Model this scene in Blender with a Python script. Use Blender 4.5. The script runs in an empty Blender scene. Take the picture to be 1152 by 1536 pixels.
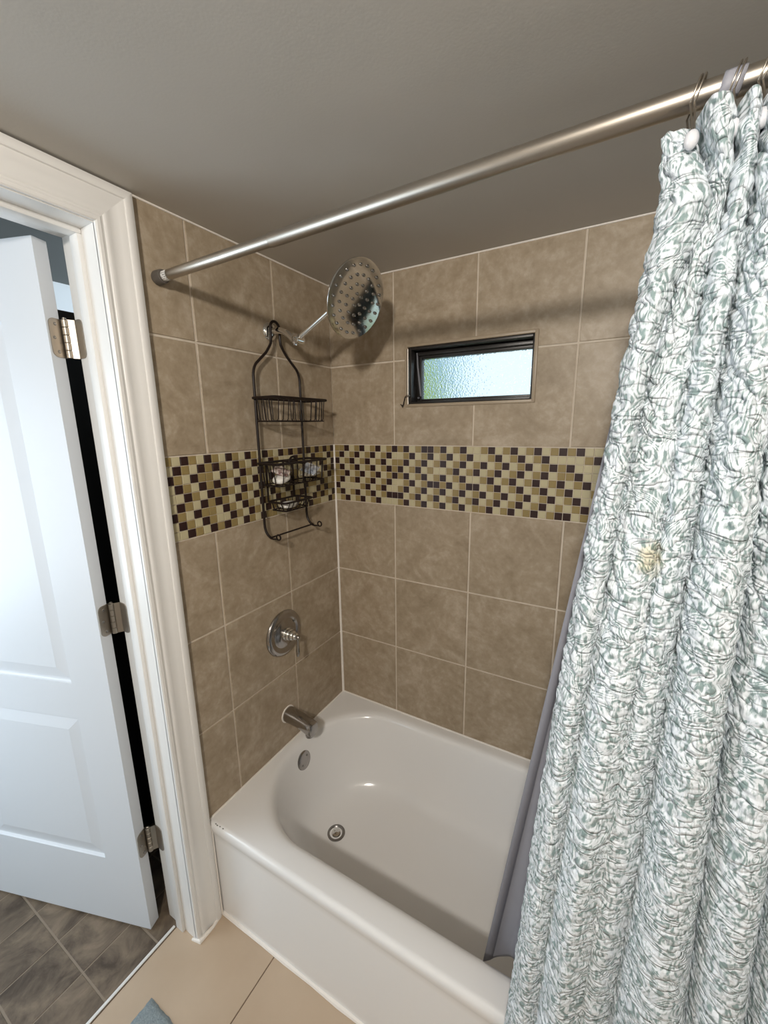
import bpy, bmesh, math, random
from mathutils import Vector, Matrix, noise

S = bpy.context.scene
COL = S.collection
R = math.radians
PI = math.pi

# ------------------------------------------------------------------ camera
def cam_axes(yaw, pitch, roll):
    f = Vector((math.sin(yaw) * math.cos(pitch), math.cos(yaw) * math.cos(pitch), math.sin(pitch)))
    r = f.cross(Vector((0, 0, 1))).normalized()
    u = r.cross(f)
    c, s = math.cos(roll), math.sin(roll)
    return c * r + s * u, -s * r + c * u, f

cd = bpy.data.cameras.new('camera')
cam = bpy.data.objects.new('camera', cd)
COL.objects.link(cam)
ar, au, af = cam_axes(-0.5232, -0.2099, -0.0134)
mw = Matrix((ar, au, -af)).transposed().to_4x4()
mw.translation = (1.0549, -1.41, 1.6371)
cam.matrix_world = mw
cd.sensor_fit = 'HORIZONTAL'
cd.sensor_width = 36.0
cd.lens = 610.13 * 36.0 / 1152.0
cd.clip_start = 0.01
S.camera = cam

# ------------------------------------------------------------------ light and exposure
S.view_settings.view_transform = 'Standard'
S.view_settings.look = 'None'
S.view_settings.exposure = 0.12
S.view_settings.gamma = 1.0
S.view_settings.use_curve_mapping = False

W = bpy.data.worlds.new('sky')
S.world = W
W.use_nodes = True
W.node_tree.nodes['Background'].inputs[0].default_value = (0.76, 0.91, 0.98, 1)
W.node_tree.nodes['Background'].inputs[1].default_value = 1.15

LAMP_POS = (1.12, -2.10, 2.12)
LAMP_AIM = (0.58, 0.0, 1.22)
LAMP_POWER = 20.5
LAMP_COLOR = (1.0, 0.945, 0.87)
HALL_WINDOW_POWER = 5.5
SIDE_FILL_POWER = 16.0
HALL_COLOR = (0.74, 0.87, 1.0)
END_FILL_POWER = 5.5

def area(name, loc, target, sx, sy, power, color, shape='RECTANGLE'):
    l = bpy.data.lights.new(name, 'AREA')
    l.shape = shape
    l.size = sx
    l.size_y = sy
    l.energy = power
    l.color = color
    o = bpy.data.objects.new(name, l)
    COL.objects.link(o)
    o.location = loc
    d = Vector(target) - Vector(loc)
    o.rotation_euler = d.to_track_quat('-Z', 'Y').to_euler()
    return o

# first lamp: daylight entering through the hall's own window (the opening is built in hall_wall_window)
area('hall_window_daylight', (-0.70, -3.02, 1.25), (-0.95, 0, 1.35), 1.0, 1.2, HALL_WINDOW_POWER, HALL_COLOR)
area('side_fill_light', (-1.235, -2.0, 1.3), (0.3, -1.0, 1.3), 0.9, 1.15, SIDE_FILL_POWER, HALL_COLOR)  # added unseen fill opposite the doorway, brightens tub and ceiling
area('end_fill_light', (-0.62, -0.015, 2.15), (-1.1, -0.4, 2.12), 0.5, 0.18, END_FILL_POWER, HALL_COLOR)  # added fill hidden above the cabinet, brightens the hall wall in the gap

# ------------------------------------------------------------------ materials
def new_mat(name):
    m = bpy.data.materials.new(name)
    m.use_nodes = True
    nt = m.node_tree
    return m, nt, nt.nodes['Principled BSDF']

def N(nt, t, **kw):
    n = nt.nodes.new(t)
    for k, v in kw.items():
        setattr(n, k, v)
    return n

def plain(name, col, rough=0.5, metal=0.0, coat=0.0, spec=0.5):
    m, nt, b = new_mat(name)
    b.inputs['Base Color'].default_value = (*col, 1)
    b.inputs['Roughness'].default_value = rough
    b.inputs['Metallic'].default_value = metal
    b.inputs['Coat Weight'].default_value = coat
    b.inputs['Specular IOR Level'].default_value = spec
    return m

def add_bump(nt, b, scale, strength, dist=0.002, detail=3, coord='Object'):
    tc = N(nt, 'ShaderNodeTexCoord')
    no = N(nt, 'ShaderNodeTexNoise')
    no.inputs['Scale'].default_value = scale
    no.inputs['Detail'].default_value = detail
    nt.links.new(tc.outputs[coord], no.inputs['Vector'])
    bp = N(nt, 'ShaderNodeBump')
    bp.inputs['Strength'].default_value = strength
    bp.inputs['Distance'].default_value = dist
    nt.links.new(no.outputs['Fac'], bp.inputs['Height'])
    nt.links.new(bp.outputs['Normal'], b.inputs['Normal'])
    return bp

def mottled(name, c1, c2, scale, rough=0.5, bump=0.0, bscale=60, detail=5, metal=0.0, coat=0.0, dist=0.001):
    m, nt, b = new_mat(name)
    tc = N(nt, 'ShaderNodeTexCoord')
    no = N(nt, 'ShaderNodeTexNoise')
    no.inputs['Scale'].default_value = scale
    no.inputs['Detail'].default_value = detail
    nt.links.new(tc.outputs['Object'], no.inputs['Vector'])
    cr = N(nt, 'ShaderNodeValToRGB')
    cr.color_ramp.elements[0].position = 0.3
    cr.color_ramp.elements[1].position = 0.7
    cr.color_ramp.elements[0].color = (*c1, 1)
    cr.color_ramp.elements[1].color = (*c2, 1)
    nt.links.new(no.outputs['Fac'], cr.inputs['Fac'])
    nt.links.new(cr.outputs['Color'], b.inputs['Base Color'])
    b.inputs['Roughness'].default_value = rough
    b.inputs['Metallic'].default_value = metal
    b.inputs['Coat Weight'].default_value = coat
    if bump:
        add_bump(nt, b, bscale, bump, dist)
    return m

def tile_material():
    m, nt, b = new_mat('ceramic_tile')
    tc = N(nt, 'ShaderNodeTexCoord')
    at = N(nt, 'ShaderNodeAttribute', attribute_name='tile_id')
    n1 = N(nt, 'ShaderNodeTexNoise', noise_dimensions='4D')
    n1.inputs['Scale'].default_value = 7
    n1.inputs['Detail'].default_value = 9
    n1.inputs['Roughness'].default_value = 0.62
    n1.inputs['Distortion'].default_value = 1.6
    n2 = N(nt, 'ShaderNodeTexNoise', noise_dimensions='4D')
    n2.inputs['Scale'].default_value = 45
    n2.inputs['Detail'].default_value = 6
    n2.inputs['Roughness'].default_value = 0.7
    for n in (n1, n2):
        nt.links.new(tc.outputs['Object'], n.inputs['Vector'])
        nt.links.new(at.outputs['Fac'], n.inputs['W'])
    mx = N(nt, 'ShaderNodeMath', operation='MULTIPLY_ADD')
    mx.inputs[1].default_value = 0.45
    nt.links.new(n2.outputs['Fac'], mx.inputs[0])
    ml = N(nt, 'ShaderNodeMath', operation='MULTIPLY')
    ml.inputs[1].default_value = 0.6
    nt.links.new(n1.outputs['Fac'], ml.inputs[0])
    nt.links.new(ml.outputs[0], mx.inputs[2])
    cr = N(nt, 'ShaderNodeValToRGB')
    e = cr.color_ramp.elements
    e[0].position, e[0].color = 0.36, (0.275, 0.212, 0.140, 1)
    e[1].position, e[1].color = 0.72, (0.52, 0.437, 0.345, 1)
    k = e.new(0.54)
    k.color = (0.385, 0.308, 0.218, 1)
    nt.links.new(mx.outputs[0], cr.inputs['Fac'])
    nt.links.new(cr.outputs['Color'], b.inputs['Base Color'])
    b.inputs['Roughness'].default_value = 0.42
    b.inputs['Specular IOR Level'].default_value = 0.4
    bp = N(nt, 'ShaderNodeBump')
    bp.inputs['Strength'].default_value = 0.35
    bp.inputs['Distance'].default_value = 0.002
    nt.links.new(n1.outputs['Fac'], bp.inputs['Height'])
    nt.links.new(bp.outputs['Normal'], b.inputs['Normal'])
    return m

def vinyl_material():
    m, nt, b = new_mat('slate_vinyl')
    tc = N(nt, 'ShaderNodeTexCoord')
    at = N(nt, 'ShaderNodeAttribute', attribute_name='tile_id')
    n1 = N(nt, 'ShaderNodeTexNoise', noise_dimensions='4D')
    n1.inputs['Scale'].default_value = 12
    n1.inputs['Detail'].default_value = 10
    n1.inputs['Roughness'].default_value = 0.66
    n1.inputs['Distortion'].default_value = 0.8
    mp = N(nt, 'ShaderNodeMapping')
    mp.inputs['Scale'].default_value = (0.75, 0.6, 1)
    mp.inputs['Rotation'].default_value = (0, 0, -0.5)
    nt.links.new(tc.outputs['Object'], mp.inputs['Vector'])
    nt.links.new(mp.outputs['Vector'], n1.inputs['Vector'])
    nt.links.new(at.outputs['Fac'], n1.inputs['W'])
    cr = N(nt, 'ShaderNodeValToRGB')
    e = cr.color_ramp.elements
    e[0].position, e[0].color = 0.36, (0.062, 0.042, 0.027, 1)
    e[1].position, e[1].color = 0.66, (0.26, 0.195, 0.135, 1)
    k = e.new(0.5)
    k.color = (0.145, 0.107, 0.073, 1)
    nt.links.new(n1.outputs['Fac'], cr.inputs['Fac'])
    nt.links.new(cr.outputs['Color'], b.inputs['Base Color'])
    b.inputs['Roughness'].default_value = 0.55
    bp = N(nt, 'ShaderNodeBump')
    bp.inputs['Strength'].default_value = 0.4
    bp.inputs['Distance'].default_value = 0.003
    nt.links.new(n1.outputs['Fac'], bp.inputs['Height'])
    nt.links.new(bp.outputs['Normal'], b.inputs['Normal'])
    return m

def curtain_material():
    m, nt, b = new_mat('damask_fabric')
    uv = N(nt, 'ShaderNodeUVMap', uv_map='cloth')
    # large woven damask swirls: contour bands of a warped noise
    n1 = N(nt, 'ShaderNodeTexNoise')
    n1.inputs['Scale'].default_value = 17
    n1.inputs['Detail'].default_value = 1.0
    n1.inputs['Distortion'].default_value = 0.9
    nt.links.new(uv.outputs['UV'], n1.inputs['Vector'])
    k = N(nt, 'ShaderNodeMath', operation='MULTIPLY')
    k.inputs[1].default_value = 96
    nt.links.new(n1.outputs['Fac'], k.inputs[0])
    sn = N(nt, 'ShaderNodeMath', operation='SINE')
    nt.links.new(k.outputs[0], sn.inputs[0])
    # broken up by a finer slanted noise
    mp = N(nt, 'ShaderNodeMapping')
    mp.inputs['Rotation'].default_value = (0, 0, 0.7)
    mp.inputs['Scale'].default_value = (1.0, 0.42, 1)
    nt.links.new(uv.outputs['UV'], mp.inputs['Vector'])
    n2 = N(nt, 'ShaderNodeTexNoise')
    n2.inputs['Scale'].default_value = 175
    n2.inputs['Detail'].default_value = 3
    n2.inputs['Distortion'].default_value = 0.8
    nt.links.new(mp.outputs['Vector'], n2.inputs['Vector'])
    a = N(nt, 'ShaderNodeMath', operation='MULTIPLY_ADD')
    a.inputs[1].default_value = 0.11
    nt.links.new(sn.outputs[0], a.inputs[0])
    nt.links.new(n2.outputs['Fac'], a.inputs[2])
    cr = N(nt, 'ShaderNodeValToRGB')
    e = cr.color_ramp.elements
    e[0].position, e[0].color = 0.45, (0.755, 0.805, 0.855, 1)
    e[1].position, e[1].color = 0.64, (0.235, 0.315, 0.315, 1)
    nt.links.new(a.outputs[0], cr.inputs['Fac'])
    # yellowed stain with its own ragged outline
    tc = N(nt, 'ShaderNodeTexCoord')
    mp2 = N(nt, 'ShaderNodeMapping')
    mp2.inputs['Location'].default_value = (-1.104, 0, -1.458)
    mp2.inputs['Scale'].default_value = (1, 0, 0.75)
    mp2.inputs['Location'].default_value = (-1.104, 0, -1.458 * 0.75)
    nt.links.new(tc.outputs['Object'], mp2.inputs['Vector'])
    ln = N(nt, 'ShaderNodeVectorMath', operation='LENGTH')
    nt.links.new(mp2.outputs['Vector'], ln.inputs[0])
    n3 = N(nt, 'ShaderNodeTexNoise')
    n3.inputs['Scale'].default_value = 70
    nt.links.new(tc.outputs['Object'], n3.inputs['Vector'])
    ad = N(nt, 'ShaderNodeMath', operation='MULTIPLY_ADD')
    ad.inputs[1].default_value = 0.03
    nt.links.new(n3.outputs['Fac'], ad.inputs[0])
    nt.links.new(ln.outputs['Value'], ad.inputs[2])
    mr = N(nt, 'ShaderNodeMapRange')
    mr.inputs['From Min'].default_value = 0.022
    mr.inputs['From Max'].default_value = 0.036
    mr.inputs['To Min'].default_value = 0.75
    mr.inputs['To Max'].default_value = 0
    nt.links.new(ad.outputs[0], mr.inputs['Value'])
    mix = N(nt, 'ShaderNodeMixRGB', blend_type='MULTIPLY')
    mix.inputs['Color2'].default_value = (0.93, 0.80, 0.52, 1)
    nt.links.new(mr.outputs['Result'], mix.inputs['Fac'])
    nt.links.new(cr.outputs['Color'], mix.inputs['Color1'])
    nt.links.new(mix.outputs['Color'], b.inputs['Base Color'])
    b.inputs['Roughness'].default_value = 0.75
    b.inputs['Specular IOR Level'].default_value = 0.3
    b.inputs['Sheen Weight'].default_value = 0.15
    # puckered weave
    n4 = N(nt, 'ShaderNodeTexNoise')
    n4.inputs['Scale'].default_value = 100
    n4.inputs['Detail'].default_value = 2
    n4.inputs['Distortion'].default_value = 1.0
    nt.links.new(mp.outputs['Vector'], n4.inputs['Vector'])
    bp = N(nt, 'ShaderNodeBump')
    bp.inputs['Strength'].default_value = 0.9
    bp.inputs['Distance'].default_value = 0.004
    # thin gathered creases: folded noise leaves sharp valleys
    mp3 = N(nt, 'ShaderNodeMapping')
    mp3.inputs['Rotation'].default_value = (0, 0, 0.6)
    mp3.inputs['Scale'].default_value = (0.5, 1.25, 1)
    nt.links.new(uv.outputs['UV'], mp3.inputs['Vector'])
    n5 = N(nt, 'ShaderNodeTexNoise')
    n5.inputs['Scale'].default_value = 36
    n5.inputs['Detail'].default_value = 1
    n5.inputs['Distortion'].default_value = 1.2
    nt.links.new(mp3.outputs['Vector'], n5.inputs['Vector'])
    s5 = N(nt, 'ShaderNodeMath', operation='SUBTRACT')
    s5.inputs[1].default_value = 0.5
    nt.links.new(n5.outputs['Fac'], s5.inputs[0])
    a5 = N(nt, 'ShaderNodeMath', operation='ABSOLUTE')
    nt.links.new(s5.outputs[0], a5.inputs[0])
    p5 = N(nt, 'ShaderNodeMath', operation='POWER')
    p5.inputs[1].default_value = 0.5
    nt.links.new(a5.outputs[0], p5.inputs[0])
    j5 = N(nt, 'ShaderNodeMath', operation='MULTIPLY_ADD')
    j5.inputs[1].default_value = 2.6
    nt.links.new(p5.outputs[0], j5.inputs[0])
    nt.links.new(n4.outputs['Fac'], j5.inputs[2])
    nt.links.new(j5.outputs[0], bp.inputs['Height'])
    nt.links.new(bp.outputs['Normal'], b.inputs['Normal'])
    return m

def glass_material():
    m, nt, b = new_mat('pebbled_glass')
    b.inputs['Base Color'].default_value = (0.93, 0.98, 1.0, 1)
    b.inputs['Transmission Weight'].default_value = 1.0
    b.inputs['Roughness'].default_value = 0.12
    b.inputs['IOR'].default_value = 1.3
    tc = N(nt, 'ShaderNodeTexCoord')
    v = N(nt, 'ShaderNodeTexVoronoi', feature='SMOOTH_F1')
    v.inputs['Scale'].default_value = 190
    nt.links.new(tc.outputs['Object'], v.inputs['Vector'])
    bp = N(nt, 'ShaderNodeBump')
    bp.inputs['Strength'].default_value = 0.9
    bp.inputs['Distance'].default_value = 0.002
    nt.links.new(v.outputs['Distance'], bp.inputs['Height'])
    nt.links.new(bp.outputs['Normal'], b.inputs['Normal'])
    return m

M = dict(
    tile=tile_material(),
    grout=mottled('grout', (0.58, 0.50, 0.40), (0.68, 0.60, 0.50), 30, 0.85),
    mos_dark=plain('dark_glass_mosaic', (0.028, 0.010, 0.009), 0.34),
    mos_olive=plain('olive_glass_mosaic', (0.29, 0.215, 0.085), 0.33),
    mos_light=plain('cream_glass_mosaic', (0.52, 0.46, 0.29), 0.33),
    trim_tan=plain('bronze_edge_trim', (0.36, 0.285, 0.20), 0.4),
    ceiling=mottled('ceiling_paint', (0.57, 0.54, 0.495), (0.60, 0.57, 0.525), 3, 0.75, 0.15, 220),
    wall=plain('wall_paint', (0.66, 0.63, 0.58), 0.6),
    white_paint=plain('white_gloss_paint', (0.80, 0.785, 0.76), 0.32),
    door_paint=plain('white_door_paint', (0.66, 0.685, 0.72), 0.42),
    porcelain=plain('white_porcelain', (0.85, 0.838, 0.825), 0.16, coat=0.3),
    caulk=plain('white_caulk', (0.86, 0.81, 0.75), 0.5),
    chrome=plain('chrome', (0.74, 0.73, 0.71), 0.09, 1.0),
    dull_chrome=plain('worn_chrome', (0.42, 0.40, 0.385), 0.15, 1.0),
    drain_metal=plain('drain_metal', (0.33, 0.32, 0.31), 0.25, 1.0),
    nickel=plain('brushed_nickel', (0.40, 0.36, 0.31), 0.40, 1.0),
    rod=plain('brushed_steel_rod', (0.46, 0.415, 0.36), 0.37, 1.0),
    bronze=plain('oil_rubbed_bronze', (0.016, 0.010, 0.008), 0.42, 0.0, spec=0.22),
    frame_dark=plain('dark_bronze_aluminium', (0.022, 0.019, 0.017), 0.35, 0.2),
    rubber=plain('grey_rubber', (0.105, 0.092, 0.08), 0.55),
    label=plain('white_label', (0.80, 0.79, 0.77), 0.5),
    label_ink=plain('label_ink', (0.10, 0.10, 0.11), 0.5),
    soap=plain('white_soap', (0.86, 0.83, 0.78), 0.35),
    wrap_brown=mottled('brown_printed_wrapper', (0.10, 0.03, 0.025), (0.75, 0.66, 0.6), 55, 0.3, detail=1),
    wrap_blue=mottled('silver_blue_wrapper', (0.22, 0.25, 0.31), (0.86, 0.88, 0.92), 38, 0.25, metal=0.3, detail=1),
    wrap_cream=mottled('cream_wrapper', (0.42, 0.38, 0.30), (0.66, 0.62, 0.52), 30, 0.4, detail=1),
    liner=mottled('grey_liner', (0.265, 0.265, 0.298), (0.29, 0.29, 0.326), 4, 0.55, 0.15, 140),
    liner_hem=plain('grey_liner_hem', (0.255, 0.255, 0.288), 0.55),
    curtain=curtain_material(),
    bead=plain('pearl_bead', (0.66, 0.66, 0.69), 0.2),
    glass=glass_material(),
    floor_tile=mottled('tan_floor_tile', (0.47, 0.355, 0.25), (0.55, 0.43, 0.315), 4, 0.35, 0.06, 20),
    floor_grout=plain('brown_floor_grout', (0.16, 0.11, 0.075), 0.9),
    vinyl=vinyl_material(),
    vinyl_line=plain('vinyl_grout_line', (0.26, 0.205, 0.15), 0.6),
    mat=mottled('grey_bath_mat', (0.22, 0.27, 0.29), (0.32, 0.37, 0.385), 160, 0.95, 0.8, 350, dist=0.004),
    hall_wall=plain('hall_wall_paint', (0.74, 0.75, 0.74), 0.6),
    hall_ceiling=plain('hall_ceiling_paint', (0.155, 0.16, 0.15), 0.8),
    black_wood=plain('black_cabinet', (0.008, 0.008, 0.009), 0.5),
    dark_wood=plain('dark_brown_cornice', (0.03, 0.02, 0.013), 0.5),
    leaf=mottled('shrub_leaf', (0.50, 0.62, 0.15), (0.80, 0.92, 0.35), 6, 0.6),
    bark=plain('shrub_bark', (0.12, 0.08, 0.05), 0.9),
    blue_wall=plain('pale_blue_render', (0.55, 0.70, 0.88), 0.8),
    earth=mottled('garden_earth', (0.30, 0.33, 0.20), (0.42, 0.45, 0.30), 3, 0.95),
    grey_arm=plain('grey_painted_metal', (0.12, 0.12, 0.135), 0.5),
    diffuser=plain('lamp_diffuser', (0.85, 0.85, 0.83), 0.5),
    chip=plain('exposed_enamel_chip', (0.22, 0.21, 0.20), 0.6),
)

# ------------------------------------------------------------------ geometry helpers
class MB:
    def __init__(self):
        self.v, self.f, self.mi, self.tid = [], [], [], []
    def add(self, verts, faces, mi=0, tid=0.0):
        o = len(self.v)
        self.v += [tuple(p) for p in verts]
        for f in faces:
            self.f.append(tuple(i + o for i in f))
            self.mi.append(mi)
            self.tid.append(tid)
    def box(self, a, b, mi=0, tid=0.0):
        x0, y0, z0 = a
        x1, y1, z1 = b
        self.add([(x0, y0, z0), (x1, y0, z0), (x1, y1, z0), (x0, y1, z0), (x0, y0, z1), (x1, y0, z1), (x1, y1, z1), (x0, y1, z1)],
                 [(0, 3, 2, 1), (4, 5, 6, 7), (0, 1, 5, 4), (1, 2, 6, 5), (2, 3, 7, 6), (3, 0, 4, 7)], mi, tid)
    def bbox(self, a, b, r=0.003, mi=0, seg=2, mat=None):
        bm = bmesh.new()
        bmesh.ops.create_cube(bm, size=1)
        for v in bm.verts:
            v.co = Vector([(a[i] + b[i]) / 2 + v.co[i] * (b[i] - a[i]) for i in range(3)])
        bmesh.ops.bevel(bm, geom=bm.edges[:], offset=r, segments=seg, affect='EDGES', profile=0.5)
        self.frombm(bm, mi, mat)
    def frombm(self, bm, mi=0, mat=None):
        if mat is not None:
            bmesh.ops.transform(bm, matrix=mat, verts=bm.verts)
        bm.verts.index_update()
        bmesh.ops.recalc_face_normals(bm, faces=bm.faces[:])
        self.add([v.co.copy() for v in bm.verts], [[v.index for v in f.verts] for f in bm.faces], mi)
        bm.free()
    def tube(self, pts, r, n=10, closed=False, mi=0, caps=True):
        P = [Vector(p) for p in pts]
        rr = r if isinstance(r, (list, tuple)) else [r] * len(P)
        m = len(P)
        T = []
        for i in range(m):
            if closed:
                t = P[(i + 1) % m] - P[i - 1]
            else:
                t = P[min(i + 1, m - 1)] - P[max(i - 1, 0)]
            T.append(t.normalized())
        up = Vector((0, 0, 1)) if abs(T[0].z) < 0.9 else Vector((0, 1, 0))
        nrm = (up - T[0] * up.dot(T[0])).normalized()
        verts = []
        for i in range(m):
            nrm = (nrm - T[i] * nrm.dot(T[i])).normalized()
            bn = T[i].cross(nrm)
            for k in range(n):
                a = 2 * PI * k / n
                verts.append(P[i] + (nrm * math.cos(a) + bn * math.sin(a)) * rr[i])
        faces = []
        for i in range(m if closed else m - 1):
            j = (i + 1) % m
            for k in range(n):
                l = (k + 1) % n
                faces.append((i * n + k, i * n + l, j * n + l, j * n + k))
        if caps and not closed:
            faces.append(tuple(range(n))[::-1])
            faces.append(tuple((m - 1) * n + k for k in range(n)))
        self.add(verts, faces, mi)
    def lathe(self, prof, org, axis, n=32, mi=0):
        """prof: list of (radius, height along axis)."""
        A = Vector(axis).normalized()
        u = A.cross(Vector((0, 0, 1)) if abs(A.z) < 0.9 else Vector((1, 0, 0))).normalized()
        w = A.cross(u)
        O = Vector(org)
        verts, faces = [], []
        for (r, h) in prof:
            for k in range(n):
                a = 2 * PI * k / n
                verts.append(O + A * h + (u * math.cos(a) + w * math.sin(a)) * max(r, 1e-5))
        for i in range(len(prof) - 1):
            for k in range(n):
                l = (k + 1) % n
                faces.append((i * n + k, i * n + l, (i + 1) * n + l, (i + 1) * n + k))
        faces.append(tuple(range(n))[::-1])
        faces.append(tuple((len(prof) - 1) * n + k for k in range(n)))
        self.add(verts, faces, mi)
    def ellipsoid(self, c, rad, mat=None, mi=0, seg=24, rings=14, power=1.0, rough=0.0):
        bm = bmesh.new()
        bmesh.ops.create_uvsphere(bm, u_segments=seg, v_segments=rings, radius=1)
        for v in bm.verts:
            p = v.co
            if power != 1.0:
                p = Vector([math.copysign(abs(q) ** power, q) for q in p])
            if rough:
                p = p * (1 + rough * noise.noise(v.co * 2.3 + Vector(c) * 31))
            v.co = Vector((p.x * rad[0], p.y * rad[1], p.z * rad[2]))
        tm = Matrix.Translation(Vector(c)) @ (mat if mat is not None else Matrix())
        self.frombm(bm, mi, tm)
    def build(self, name, mats, parent=None, smooth=True, angle=35, tid=False):
        me = bpy.data.meshes.new(name)
        me.from_pydata(self.v, [], self.f)
        mats = mats if isinstance(mats, (list, tuple)) else [mats]
        for m in mats:
            me.materials.append(m)
        me.polygons.foreach_set('material_index', self.mi)
        if tid:
            at = me.attributes.new('tile_id', 'FLOAT', 'FACE')
            at.data.foreach_set('value', self.tid)
        if smooth:
            me.polygons.foreach_set('use_smooth', [True] * len(me.polygons))
            me.set_sharp_from_angle(angle=R(angle))
        me.update()
        o = bpy.data.objects.new(name, me)
        COL.objects.link(o)
        if parent is not None:
            o.parent = parent
        return o

def empty(name, loc=(0, 0, 0), label=None, cat=None, group=None, rz=0.0):
    o = bpy.data.objects.new(name, None)
    o.empty_display_size = 0.05
    COL.objects.link(o)
    o.location = loc
    o.rotation_euler = (0, 0, rz)
    tag(o, label, cat, group)
    return o

def tag(o, label=None, cat=None, group=None, kind=None):
    if label:
        o['label'] = label
    if cat:
        o['category'] = cat
    if group:
        o['group'] = group
    if kind:
        o['kind'] = kind
    return o

def struct(o, label=None):
    o['kind'] = 'structure'
    if label:
        o['label'] = label
    return o

def bez(p0, p1, p2, n=8):
    p0, p1, p2 = Vector(p0), Vector(p1), Vector(p2)
    return [(1 - t) ** 2 * p0 + 2 * t * (1 - t) * p1 + t * t * p2 for t in [i / n for i in range(n + 1)]]

def interp(x, xs, ys):
    if x <= xs[0]:
        return ys[0]
    for i in range(len(xs) - 1):
        if x <= xs[i + 1]:
            t = (x - xs[i]) / (xs[i + 1] - xs[i])
            return ys[i] + t * (ys[i + 1] - ys[i])
    return ys[-1]

rnd = random.Random(7)

# ------------------------------------------------------------------ room dimensions
ZC = 2.176                       # ceiling
ZR = 0.3857                      # tub rim
ROWS = [ZR, 0.70, 1.0125, 1.3251, 1.560, 1.8698, ZC]
LEFT_COLS = [0, 0.3113, 0.6219, 0.765]          # distance from the corner along the left wall
BACK_COLS = [0, 0.2933, 0.6052, 0.9182, 1.231, 1.523]
RX = 1.523                        # right wall
RY = -2.40                        # front wall, behind the camera
TW = 0.14                         # thickness of the wall that holds the door
WX0, WX1, WZ0, WZ1 = 0.342, 0.804, 1.703, 1.922   # window opening
DY0, DY1, DZ = -0.850, -1.600, 2.083              # door opening
G = 0.0031                        # half a grout joint
TP = 0.003                        # tile stands proud of the grout

DARK_BACK = {0: [2.76, 5.66, 8.57, 11.47, 13.65, 16.44, 17.41, 19.35, 22.27, 26.2, 29.09, 31.98, 34.9, 36.86],
             1: [1.78, 4.73, 7.55, 10.5, 14.51, 17.42, 20.34, 23.22, 27.13, 30.05, 32.95, 37.96],
             2: [0.82, 3.73, 6.64, 9.52, 13.65, 16.49, 19.39, 22.22, 25.22, 28.12, 31.02, 33.94, 35.87],
             3: [1.79, 4.71, 7.55, 10.52, 12.55, 15.46, 21.31, 24.26, 27.13, 30.06, 32.96, 36.82],
             4: [2.76, 5.65, 8.58, 11.52, 13.65, 16.43, 19.36, 22.28, 26.18, 29.11, 32.02, 34.91, 37.69],
             5: [1.71, 4.7, 7.6, 10.55, 14.53, 17.44, 18.38, 20.36, 23.24, 24.23, 27.15, 30.05, 32.98, 35.88],
             6: [0.79, 6.64, 9.59, 13.48, 16.45, 19.36, 22.27, 25.24, 28.15, 31.01, 33.9, 36.84],
             7: [1.78, 4.68, 7.6, 10.52, 11.58, 12.58, 15.44, 18.37, 21.34, 24.23, 27.18, 30.07, 32.93, 37.53],
             8: [2.76, 5.68, 8.6, 13.52, 16.43, 19.39, 22.29, 26.21, 29.1, 32.02, 34.88, 35.91]}
DARK_LEFT = {0: [0.36, 2.39, 4.41, 6.32, 8.3, 10.2, 12.23, 15.13, 18.02, 20.93, 23.81, 26.68],
             1: [1.36, 5.4, 9.2, 14.1, 17.03, 19.97, 22.83, 24.81, 27.66],
             2: [0.4, 3.4, 7.3, 13.2, 16.1, 19.02, 21.86, 25.74, 28.61],
             3: [0.4, 2.4, 6.3, 11.2, 14.2, 17.08, 19.98, 22.83, 24.76, 27.67],
             4: [1.5, 5.4, 10.3, 13.2, 16.1, 18.99, 21.85, 23.8, 26.7],
             5: [3.39, 7.3, 11.2, 14.17, 17.22, 19.94, 22.83, 24.78, 27.68],
             6: [2.46, 4.48, 8.38, 10.33, 13.2, 16.16, 19.02, 21.88, 25.75, 28.62],
             7: [0.5, 3.48, 5.41, 9.3, 12.2, 15.1, 18.06, 20.95, 24.77, 27.69],
             8: [1.52, 6.4, 11.2, 16.12, 19.02, 21.88, 23.76, 26.71]}
PZ = 0.235 / 9
PX = PZ * 0.968

def tile_frustum(mb, put, a0, a1, b0, b1, mi, tid, proud, ch):
    """one tile: put(a, b, d) maps wall coordinates and the distance from the wall into the room to a point."""
    v = [put(a0, b0, 0), put(a1, b0, 0), put(a1, b1, 0), put(a0, b1, 0)]
    v += [put(a0, b0, proud - ch), put(a1, b0, proud - ch), put(a1, b1, proud - ch), put(a0, b1, proud - ch)]
    v += [put(a0 + ch, b0 + ch, proud), put(a1 - ch, b0 + ch, proud), put(a1 - ch, b1 - ch, proud), put(a0 + ch, b1 - ch, proud)]
    f = []
    for s in (0, 4):
        for k in range(4):
            l = (k + 1) % 4
            f.append((s + k, s + l, s + 4 + l, s + 4 + k))
    f.append((8, 9, 10, 11))
    mb.add(v, f, mi, tid)

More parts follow.
